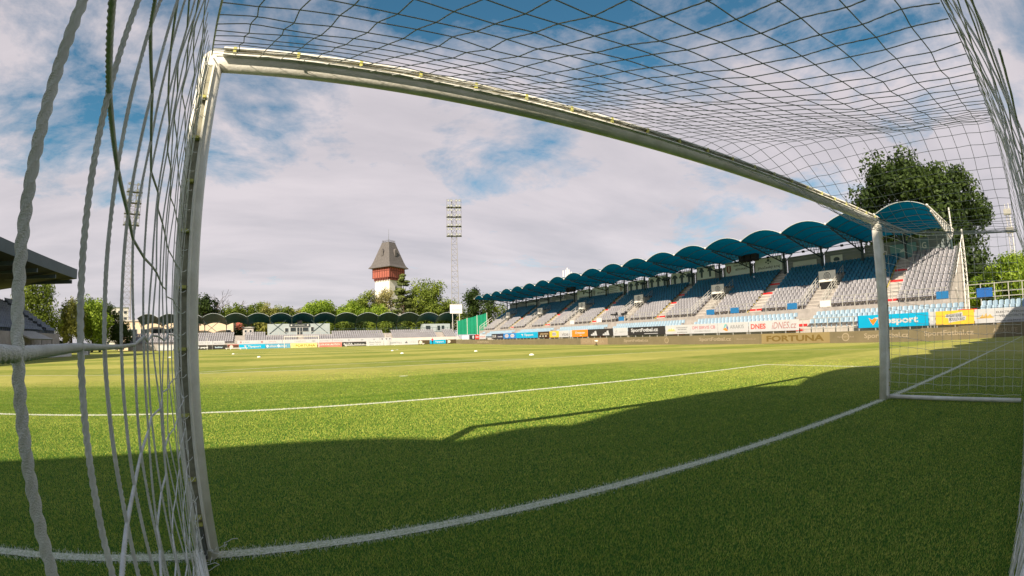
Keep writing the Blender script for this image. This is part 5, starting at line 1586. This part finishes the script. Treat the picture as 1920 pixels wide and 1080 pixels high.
def build_misc():
    # green ball-stop net
    e = empty('ball_stop_net', (43.6, 113.4, 0))
    tag(e, 'tall green ball stop net between far stand and right stand', 'net fence')
    p0, p1 = Vector((-3.7, 1.5, 0)), Vector((3.7, -1.5, 0))
    n = 3
    for i in range(n + 1):
        p = p0.lerp(p1, i / n)
        MB().bar((p.x, p.y, 0), (p.x, p.y, 6.0 + 2.0 * i / n), 0.07, 6).build('pole', M['galv_white'], e)
    for i in range(n):
        a = p0.lerp(p1, i / n); b = p0.lerp(p1, (i + 1) / n)
        za, zb = 5.9 + 2.0 * i / n, 5.9 + 2.0 * (i + 1) / n
        vs = []; fs = []
        K = 8
        for k in range(K + 1):
            p = a.lerp(b, k / K); sag = 0.12 * math.sin(math.pi * k / K)
            off = 0.06 * math.sin(k * 2.1 + i)
            for lay in (0, 1):
                vs += [(p.x, p.y + off + lay * 0.015, 2.2), (p.x, p.y + off + lay * 0.015, za + (zb - za) * k / K - sag)]
        for k in range(K):
            o = k * 4
            fs += [(o, o + 4, o + 5, o + 1), (o + 2, o + 3, o + 7, o + 6)]
        MB().add(vs, fs).build('netting', M['green_net'], e)
    for s in range(2):
        x = 2.2 + s * 2.2
        MB().bar((x, -2.2, 0.5), (x + 3.0, -2.8, 4.6), 0.05, 4).build('stair_rail', M['galv_white'], e)
    # white sign on poles by the mast
    e = empty('sign', (40.4, 116.9, 0))
    tag(e, 'white rectangular sign on two poles below the right floodlight mast', 'sign')
    MB().box(-1.75, 1.75, -0.06, 0.0, 8.0, 10.45).build('panel', paint((0.80, 0.78, 0.78)), e)
    for x in (-1.0, 1.0):
        MB().bar((x, 0.1, 0), (x, 0.1, 10.2), 0.08, 6).build('pole', M['galv_white'], e)
    tx = empty('panel_print'); tx.parent = e
    tx.matrix_local = frame_matrix('N', (0, -0.062, 9.2))
    lettering('KOVOFINIŠ', tx, 0.05, -0.05, 2.6, 0.30, (0.25, 0.25, 0.28), 0.0)
    flat(tx, 'print', [rect(0, -0.36, 2.7, 0.09)], (0.35, 0.35, 0.38))
    # antenna cluster beyond the stand roof
    e = empty('antenna_cluster', (58.3, 88.8, 0))
    tag(e, 'white telecom antennas rising behind the right stand roof', 'antenna')
    MB().bar((0, 0, 0), (0, 0, 15.8), 0.18, 8).build('mast', M['galv_white'], e)
    for i, (x, z0, z1) in enumerate(((-1.2, 14.2, 16.6), (-0.5, 14.6, 16.8), (0.0, 15.0, 17.3), (0.45, 14.7, 16.9), (1.1, 14.2, 16.4))):
        MB().box(x - 0.09, x + 0.09, -0.15, 0.05, z0, z1).build('antenna', paint((0.82, 0.82, 0.82)), e)
    MB().bar((-1.25, 0, 14.4), (1.15, 0, 14.4), 0.06, 5).build('cross_arm', M['galv_white'], e)
    # slim lattice pole beyond the right corner
    e = empty('lattice_pole', (76.6, 3.3, 0))
    tag(e, 'slim white lattice pole with lamp boxes before trees at right edge', 'pole')
    mb = MB()
    for sx, sy in ((-1, -1), (1, -1), (0, 1)):
        mb.bar((sx * 0.35, sy * 0.35, 0), (sx * 0.3, sy * 0.3, 17.2), 0.05, 4)
    for i in range(28):
        z = i * 0.6
        mb.bar((-0.33, -0.33, z), (0.33, -0.33, z + 0.6), 0.03, 3).bar((0.33, -0.33, z), (0.0, 0.33, z + 0.6), 0.03, 3).bar((0.0, 0.33, z), (-0.33, -0.33, z + 0.6), 0.03, 3)
    mb.build('lattice', M['galv_white'], e)
    for z in (13.0, 15.6):
        MB().box(-0.45, 0.05, -0.6, 0.6, z, z + 0.8).build('lamp_box', M['galv'], e)
    # wall and railing of the corner at the far right
    e = empty('railing', (41.4, -1.0, 0))
    tag(e, 'grey railing with blue panel behind pale seats at right edge', 'railing')
    for i in range(14):
        y = 6.2 - i * 1.25
        MB().box(-0.04, 0.04, y - 0.04, y + 0.04, 1.8, 4.0).build('rail_post', M['galv'], e)
    for z in (3.95, 3.3, 2.9):
        MB().bar((0, 6.2, z), (0, -10, z), 0.035, 5).build('rail', M['galv'], e)
    MB().box(-0.14, -0.05, 3.9, 5.3, 2.9, 3.62).build('notice_panel', paint((0.02, 0.12, 0.40)), e)
    # television cameras on the right stand gangway
    for i, (y, z) in enumerate(((51.2, 2.96), (49.1, 2.96))):
        e = empty('television_camera', (41.45, y, z))
        tag(e, ('long lensed black television camera on tripod in right stand', 'smaller black camera on tripod right of the long lensed one')[i], 'camera', 'television cameras on the right stand')
        for k in range(3):
            a = 2 * math.pi * k / 3 + 0.4
            MB().bar((0.30 * math.cos(a), 0.30 * math.sin(a), 0), (0, 0, 0.85), 0.035, 5).build('leg', M['black'], e)
        MB().box(-0.14, 0.14, -0.32, 0.34, 0.88, 1.18).build('body', M['black'], e)
        MB().bar((0, 0.34, 1.03), (0, (1.05, 0.75)[i], 1.05), 0.13, 10, 0.16).build('lens', M['black'], e)
        MB().bar((0, -0.3, 0.95), (0.1, -0.75, 0.78), 0.03, 5).build('pan_handle', M['black'], e)
        MB().box(-0.10, 0.10, -0.30, -0.05, 1.19, 1.38).build('viewfinder', M['black'], e)
    # microphone on a short stand by the screen
    e = empty('microphone', (31.9, 43.7, float(zg(31.9, 43.7))))
    tag(e, 'pale furry microphone on short stand before the tan screen', 'microphone')
    for k in range(3):
        a = 2 * math.pi * k / 3
        MB().bar((0.22 * math.cos(a), 0.22 * math.sin(a), 0), (0, 0, 0.25), 0.03, 5).build('leg', M['black'], e)
    MB().bar((0, 0, 0.2), (0, 0.05, 0.5), 0.035, 6).build('stem', M['black'], e)
    MB().tube([(0.0, -0.32, 0.55), (0.0, -0.26, 0.56), (0, 0, 0.57), (0, 0.26, 0.56), (0, 0.33, 0.55)], [0.03, 0.11, 0.13, 0.11, 0.03], 10).build('windshield', paint((0.80, 0.70, 0.62)), e, True)

def build_balls():
    G = 'training markers scattered on the pitch'
    spots = [(-5.4, 36.6, 'white marker dome on sunlit turf nearest the left post'),
             (-9.0, 52.0, 'white marker dome farther left beyond the nearest left marker'),
             (5.5, 34.1, 'white marker dome right of the far goal near the centre'),
             (10.9, 31.9, 'white marker dome below the right floodlight mast'),
             (9.5, 20.3, 'rightmost white marker dome on the sunlit turf'),
             (7.1, 45.0, 'far white marker dome above the centre marker'),
             (-13.6, 42.0, 'white marker dome seen between thin left net cords')]
    me = None
    for x, y, lab in spots:
        if me is None:
            bm = MB(); n = 16
            for rr, zz in ((0.15, 0.0), (0.146, 0.016), (0.12, 0.05), (0.08, 0.075), (0.04, 0.085)):
                bm.v += [(rr * math.cos(2 * math.pi * j / n), rr * math.sin(2 * math.pi * j / n), zz) for j in range(n)]
            bm.f = [(i * n + j, i * n + (j + 1) % n, (i + 1) * n + (j + 1) % n, (i + 1) * n + j) for i in range(4) for j in range(n)]
            o = bm.build('training_marker', M['ball'], None, True); me = o.data
        else:
            o = bpy.data.objects.new('training_marker', me); COL.objects.link(o)
        o.location = (x, y, float(zg(x, y)) + 0.004)
        tag(o, lab, 'marker', G)
    # flat white training goals lying before the far boards
    for i, (x, y, w, lab) in enumerate(((-13.2, 96.0, 2.2, 'short white training hurdle on the far left turf'), (-13.6, 101.5, 4.6, 'long low white training bench before the far boards'),
                                   (12.0, 103.8, 5.5, 'low white bench strip right of the far goal'), (24.0, 104.5, 7.5, 'long white strip before wide white far board'))):
        e = empty('training_hurdle', (x, y, float(zg(x, y))))
        tag(e, lab, 'hurdle')
        MB().box(-w / 2, w / 2, -0.1, 0.1, 0.22, 0.34).build('bar', M['galv_white'], e)
        for s in (-1, 1):
            MB().box(s * w / 2 * 0.9 - 0.05, s * w / 2 * 0.9 + 0.05, -0.2, 0.2, 0.0, 0.215).build('foot', M['galv_white'], e)
    # corner-side poles of the ball-stop behind the far goal
    for i, (x, lab) in enumerate(((-20.6, 'thin white post at the left of the far boards'), (19.1, 'thin white post before the three pennant board'), (27.6, 'thin pale post left of the red shirted person'), (34.6, 'thin pale post right of the red shirted person'))):
        o = MB().bar((0, 0, 0), (0, 0, 2.6 if i < 2 else 1.4), 0.05, 6).build('marker_post', M['galv_white'], None)
        o.location = (x, 107.5, -0.05)
        tag(o, lab, 'post', 'thin posts along the far boards')

def build_person(loc, label, shirt, trousers, rot=0.0, pose=0, skin=(0.50, 0.32, 0.24)):
    e = empty('person', loc); e.rotation_euler = (0, 0, rot)
    tag(e, label, 'person')
    J = {'pel': (0, 0, 0.95), 'waist': (0, 0, 1.1), 'chest': (0, 0.0, 1.32), 'neck': (0, 0, 1.5), 'head': (0, -0.02, 1.63), 'crown': (0, -0.01, 1.74),
         'lsh': (-0.19, 0, 1.43), 'lel': (-0.25, 0.02, 1.15), 'lwr': (-0.24, -0.10, 0.93), 'lha': (-0.24, -0.12, 0.84),
         'rsh': (0.19, 0, 1.43), 'rel': (0.26, 0.02, 1.16), 'rwr': (0.27, -0.06, 0.92), 'rha': (0.27, -0.08, 0.83),
         'lhip': (-0.09, 0, 0.90), 'lkn': (-0.11, -0.05, 0.50), 'lan': (-0.11, 0.03, 0.09), 'lto': (-0.12, -0.13, 0.04),
         'rhip': (0.09, 0, 0.90), 'rkn': (0.13, -0.02, 0.50), 'ran': (0.14, 0.10, 0.09), 'rto': (0.15, -0.06, 0.04)}
    rad = {'pel': .14, 'waist': .135, 'chest': .16, 'neck': .055, 'head': .095, 'crown': .07, 'lsh': .065, 'lel': .048, 'lwr': .034, 'lha': .035, 'rsh': .065, 'rel': .048, 'rwr': .034, 'rha': .035,
           'lhip': .095, 'lkn': .06, 'lan': .042, 'lto': .04, 'rhip': .095, 'rkn': .06, 'ran': .042, 'rto': .04}
    E = [('pel', 'waist'), ('waist', 'chest'), ('chest', 'neck'), ('neck', 'head'), ('head', 'crown'), ('chest', 'lsh'), ('lsh', 'lel'), ('lel', 'lwr'), ('lwr', 'lha'),
         ('chest', 'rsh'), ('rsh', 'rel'), ('rel', 'rwr'), ('rwr', 'rha'), ('pel', 'lhip'), ('lhip', 'lkn'), ('lkn', 'lan'), ('lan', 'lto'), ('pel', 'rhip'), ('rhip', 'rkn'), ('rkn', 'ran'), ('ran', 'rto')]
    keys = list(J)
    me = bpy.data.meshes.new('body')
    me.from_pydata([J[k] for k in keys], [(keys.index(a), keys.index(b)) for a, b in E], [])
    o = link('body', me, None, e)
    sk = o.modifiers.new('skin', 'SKIN')
    for i, k in enumerate(keys):
        me.skin_vertices[0].data[i].radius = (rad[k], rad[k] * (0.72 if k in ('chest', 'waist', 'pel') else 1))
    me.skin_vertices[0].data[keys.index('pel')].use_root = True
    sb = o.modifiers.new('sub', 'SUBSURF'); sb.levels = 1; sb.render_levels = 1
    # clothing colour by height
    m = bpy.data.materials.new('clothing'); m.use_nodes = True
    t = m.node_tree; b = t.nodes['Principled BSDF']; b.inputs['Roughness'].default_value = 0.85
    tc_ = t.nodes.new('ShaderNodeTexCoord'); sp = t.nodes.new('ShaderNodeSeparateXYZ'); t.links.new(tc_.outputs['Object'], sp.inputs[0])
    rp = t.nodes.new('ShaderNodeValToRGB'); rp.color_ramp.interpolation = 'CONSTANT'
    mr = t.nodes.new('ShaderNodeMath'); mr.operation = 'DIVIDE'; mr.inputs[1].default_value = 1.8
    t.links.new(sp.outputs['Z'], mr.inputs[0]); t.links.new(mr.outputs[0], rp.inputs[0])
    els = rp.color_ramp.elements
    els[0].position = 0.0; els[0].color = (0.02, 0.02, 0.02, 1)
    els[1].position = 0.06; els[1].color = (*trousers, 1)
    for p, c in ((0.55, shirt), (0.83, skin), (0.945, (0.05, 0.035, 0.025))):
        k = els.new(p); k.color = (*c, 1)
    t.links.new(rp.outputs[0], b.inputs['Base Color'])
    me.materials.append(m)

# ------------------------------------------------------------------ trees
def tree(label, x, y, top, rad, base=0.0, kind='mid', shape='round', leaves=5000, leaf=0.35, trunk_r=0.3, crown_low=None, seed=1, group=None, name='tree', rad_y=None):
    e = empty(name, (x, y, base))
    tag(e, label, 'tree', group)
    r_ = np.random.default_rng(seed)
    H = top - base
    low = crown_low if crown_low is not None else 0.28 * H
    ry = rad if rad_y is None else rad_y
    # limbs
    tk = MB()
    tk.tube([(0, 0, -0.2), (0.06 * rad, 0, H * 0.2), (0.02 * rad, 0.05 * rad, H * 0.5), (0, 0, H * 0.88)], [trunk_r, trunk_r * 0.8, trunk_r * 0.5, trunk_r * 0.12], 8)
    cz = (H + low) / 2; hz = (H - low) / 2
    blobs = []
    nb = 46 if shape != 'conifer' else 70
    for i in range(nb):
        if shape == 'conifer':
            f = r_.random() ** 0.8
            z = low + (H - low) * f
            rr = rad * (1 - f) ** 0.75 * (0.45 + 0.6 * r_.random()) + 0.05 * rad
            a = r_.random() * 2 * np.pi
            c = np.array([rr * np.cos(a), rr * np.sin(a) * ry / rad, z - 0.15 * rr])
            sz = np.array([0.40, 0.40, 0.17]) * rad * (1.05 - 0.6 * f)
        else:
            v = r_.normal(0, 1, 3); v /= np.linalg.norm(v)
            s_ = (0.30 + 0.66 * r_.random() ** 0.55)
            zz = v[2] * s_
            wid = 1.0
            if shape == 'column': wid = 1.0
            elif zz < -0.3: wid = 0.85
            c = np.array([v[0] * s_ * rad * wid, v[1] * s_ * ry * wid, cz + zz * hz])
            k = 0.27 + 0.17 * r_.random()
            sz = np.array([rad, ry, min(hz, rad * 1.1)]) * k
        blobs.append((c, sz))
        if i % 3 == 0:
            p0 = np.array([0, 0, max(low * 0.6, min(c[2] - 0.25 * rad, H * 0.7)) * 0.9])
            midp = (p0 + c) / 2 + r_.normal(0, 0.05 * rad, 3)
            tk.tube([p0, midp, c], [trunk_r * 0.33, trunk_r * 0.2, trunk_r * 0.05], 5)
    tk.build('trunk', M['bark'], e, True)
    per = int(leaves * 1.35) // nb
    Vs = []; tone = []
    for c, sz in blobs:
        n = int(per * (0.7 + 0.6 * r_.random()))
        v = r_.normal(0, 1, (n, 3)); v /= np.linalg.norm(v, axis=1)[:, None]
        s_ = r_.random(n) ** 0.45
        P = c + v * sz * (s_ * (1 + 0.35 * (r_.random(n) < 0.12) * r_.random(n)))[:, None]
        # leaf faces roughly tangent to their clump
        nr = v + r_.normal(0, 0.55, (n, 3)); nr /= np.linalg.norm(nr, axis=1)[:, None]
        a = np.cross(nr, r_.normal(0, 1, (n, 3))); a /= np.linalg.norm(a, axis=1)[:, None] + 1e-9
        b = np.cross(nr, a)
        L = leaf * 1.1 * (0.55 + 0.9 * r_.random(n))[:, None]; W = L * 0.62
        Vs.append(np.stack([P - a * L * 0.5, P + b * W * 0.5 , P + a * L * 0.5, P - b * W * 0.5], 1))
        tone.append(np.clip(0.15 + 0.5 * r_.random() + r_.normal(0, 0.18, n), 0, 1))
    V = np.concatenate(Vs).reshape(-1, 3); tn = np.concatenate(tone)
    F = np.arange(len(V)).reshape(-1, 4)
    me = fast_mesh('crown', V, F)
    at = me.attributes.new('tone', 'FLOAT', 'POINT'); at.data.foreach_set('value', np.repeat(tn, 4).astype(np.float32))
    link('crown', me, LEAF[kind], e)
    return e

def bare_tree(label, x, y, top, seed):
    e = empty('bare_tree', (x, y, 0)); tag(e, label, 'tree')
    r_ = np.random.default_rng(seed)
    mb = MB()
    def grow(p, d, L, r, lev):
        q_ = p + d * L
        mb.bar(p, q_, r, 5, r * 0.65)
        if lev == 0: return
        for k in range(3):
            nd = d + r_.normal(0, 0.42, 3); nd[2] = abs(nd[2]) * 0.9 + 0.1; nd /= np.linalg.norm(nd)
            grow(q_, nd, L * (0.62 + 0.2 * r_.random()), r * 0.6, lev - 1)
    grow(np.array([0, 0, 0.0]), np.array([0.05, 0, 1.0]), top * 0.45, 0.22, 4)
    mb.build('trunk', M['bark'], e)

def build_trees():
    G = 'trees behind the far stand'
    tree('dark tree just right of the left goalpost above far roofs', -27.5, 146, 15.8, 4.2, 0, 'dark', leaves=5200, leaf=0.5, seed=3, group=G)
    bare_tree('leafless tree between dark tree and far treeline', -23.2, 147, 13.4, 5)
    tree('low green tree above the second far vault', -18.6, 148, 12.6, 4.0, 0, 'mid', leaves=4200, leaf=0.45, seed=4, group=G)
    tree('rounded olive topped tree above the third far vault', -12.2, 153, 13.9, 4.0, 0, 'mid', leaves=4500, leaf=0.45, seed=6, group=G)
    tree('yellowish tree beside the rounded tree behind far stand', -8.2, 149, 13.1, 3.0, 0, 'olive', leaves=4200, leaf=0.4, seed=7, group=G)
    tree('dull green tree above the fourth far vault', -4.0, 150, 12.3, 3.4, 0, 'mid', leaves=4000, leaf=0.42, seed=8, group=G)
    tree('small olive tree left of the broad bright tree', 0.0, 153, 12.2, 2.9, 0, 'olive', leaves=3800, leaf=0.4, seed=9, group=G)
    tree('broad bright green tree above the cabin roof', 6.6, 147, 13.9, 6.4, 0, 'bright', leaves=8000, leaf=0.5, seed=10, group=G)
    tree('bright green tree left of the water tower', 16.5, 145, 13.4, 4.6, 0, 'bright', leaves=6500, leaf=0.45, seed=12, group=G)
    tree('green tree rising toward the water tower shaft', 21.5, 149, 16.2, 4.6, 0, 'mid', leaves=6000, leaf=0.45, seed=13, group=G)
    tree('pale yellowish birch in front of the water tower', 27.2, 152, 20.0, 4.4, 0, 'pale', leaves=6000, leaf=0.40, seed=14, group=G, crown_low=4)
    tree('bushy bright tree low below the water tower', 23.5, 141, 12.0, 5.2, 0, 'bright', leaves=6000, leaf=0.42, seed=15, group=G)
    tree('tall drooping conifer right of the water tower', 31.6, 140, 21.4, 4.6, 0, 'pine', 'conifer', leaves=9000, leaf=0.5, seed=16, group=G, crown_low=3)
    tree('large rounded tree between conifer and floodlight mast', 40.0, 142, 20.0, 6.8, 0, 'mid', leaves=9500, leaf=0.48, seed=17, group=G, crown_low=3)
    tree('green tree filling between conifer and rounded tree', 35.8, 146, 18.6, 4.6, 0, 'mid', leaves=6000, leaf=0.45, seed=18, group=G, crown_low=3)
    tree('dark green tree right of the floodlight mast', 55.5, 137, 18.6, 5.4, 0, 'dark', leaves=8000, leaf=0.48, seed=19, group=G, crown_low=2)
    tree('shorter green tree under the end of the right stand roof', 62.0, 138, 13.0, 4.6, 0, 'mid', leaves=5000, leaf=0.45, seed=20, group=G, crown_low=1)
    for k, (x, y, t, r_, kd, lab) in enumerate(((-21.5, 156, 11.8, 4.0, 'mid', 'low tree behind the leafless tree'), (-15.5, 158, 12.6, 4.2, 'dark', 'dark tree between the second and third far vaults'),
            (-6.0, 160, 12.6, 4.4, 'mid', 'green tree filling behind the yellowish far tree'), (12.2, 156, 12.6, 4.4, 'mid', 'green tree right of the broad bright tree'), (19.0, 158, 14.6, 4.6, 'mid', 'green tree just left of the tower foot'),
            (46.0, 150, 15.6, 4.6, 'mid', 'green tree behind the right floodlight mast foot'), (51.0, 150, 14.0, 4.4, 'mid', 'green tree between mast and dark right tree'))):
        tree(lab, x, y, t, r_, 0, kd, leaves=5000, leaf=0.48, seed=70 + k, group=G, crown_low=2)
    # hedge trees seen beneath the far roof
    H_ = 'bushes seen under the far roof'
    kinds = ['dark', 'olive', 'mid', 'dark', 'mid', 'dark', 'mid', 'dark', 'mid']
    labs = ['dark bush under the third far vault', 'pale bush beside the cabin under the far roof', 'green bush behind the cabin left half', 'dark bush behind the cabin scoreboard',
            'green bush right of the cabin cross brace', 'dark bush above the seat gap of far stand', 'green bush under the ninth far vault', 'dark bush under the tenth far vault', 'green bush left of the right kiosk']
    for i, (x, k, lab) in enumerate(zip((-13.5, -9.0, -3.5, 3.0, 10.5, 16.0, 21.5, 26.5, 31.5), kinds, labs)):
        tree(lab, x, 127 + (i % 3), 7.6, 3.4, 0, k, leaves=3600, leaf=0.36, trunk_r=0.15, crown_low=0.4, seed=30 + i, group=H_, name='bush', rad_y=2.2)
    # left
    GL = 'trees beyond the left stand'
    tree('tall tree behind the left stand under its roof corner', -54.5, 93, 13.6, 6.2, 0, 'mid', leaves=8000, leaf=0.42, seed=41, group=GL, crown_low=2)
    tree('olive tree behind the left stand end', -48.5, 98, 10.2, 3.4, 0, 'olive', leaves=5000, leaf=0.36, seed=42, group=GL, crown_low=1)
    tree('bright tree seen between second and third net cords', -45.6, 103, 10.4, 4.4, 0, 'bright', leaves=8000, leaf=0.36, seed=43, group=GL, crown_low=0.8)
    tree('dark tree behind the bright tree between net cords', -46.0, 109, 11.6, 4.2, 0, 'dark', leaves=6000, leaf=0.4, seed=44, group=GL, crown_low=0.8)
    tree('slim pointed conifer left of the bright tree', -52.5, 103, 9.2, 1.6, 0, 'dark', 'conifer', leaves=3000, leaf=0.3, seed=45, group=GL, crown_low=0.5)
    tree('dark bush at the foot of the left floodlight mast', -41.5, 111, 7.0, 3.0, 0, 'dark', leaves=4000, leaf=0.34, seed=46, group=GL, crown_low=0.4)
    # right
    GR = 'trees behind the right corner'
    tree('large dark tree behind the near end of the right stand', 66.0, 17.2, 24.6, 7.0, 0, 'dark', leaves=22000, leaf=0.46, trunk_r=0.5, seed=57, group=GR, crown_low=5)
    tree('slightly lower dark tree right of the largest tree', 69.8, 11.8, 22.2, 6.4, 0, 'dark', leaves=20000, leaf=0.46, trunk_r=0.5, seed=52, group=GR, crown_low=3)
    tree('dark tree base filling below the right corner trees', 68.5, 12.8, 14.5, 6.0, 0, 'dark', leaves=12000, leaf=0.45, trunk_r=0.4, seed=53, group=GR, crown_low=1.5)
    tree('bright green tree at the right picture edge', 60.5, 3.0, 8.2, 3.4, 0, 'bright', leaves=9000, leaf=0.30, seed=54, group=GR, crown_low=1)
    tree('low bright shrub left of the right edge tree', 62.0, 7.0, 6.4, 2.4, 0, 'bright', leaves=5000, leaf=0.26, seed=55, group=GR, crown_low=0.5)
    tree('second bright tree beyond the slim lattice pole', 66.0, -1.0, 9.6, 4.0, 0, 'bright', leaves=7000, leaf=0.32, seed=56, group=GR, crown_low=1)

# ------------------------------------------------------------------ assemble
build_ground()
build_near_stand()
build_right_stand()
build_far_stand()
build_left_stand()
build_tower()
build_mast((42.9, 124.2, 0), 'tall lattice floodlight mast behind the far right corner', R(-20) * -1 + R(-40))
build_mast((-44.9, 126.0, 0), 'tall lattice floodlight mast seen through the left net', R(20))
build_buildings()
build_trees()
build_right_boards()
build_far_boards()
build_misc()
build_goal()
build_net()
build_far_goal()
build_balls()
build_person((30.3, 106.4, -0.2), 'person in red top and dark trousers before the far cyan board', (0.62, 0.03, 0.06), (0.02, 0.02, 0.03), R(20))
build_person((-33.8, 72.5, -0.15), 'person in red jacket beside the left touchline banner', (0.35, 0.03, 0.04), (0.02, 0.02, 0.03), R(60))
build_person((-34.2, 70.6, -0.15), 'person in black standing left of the red jacket', (0.03, 0.03, 0.035), (0.03, 0.03, 0.035), R(100))
build_grass()
fit_texts()
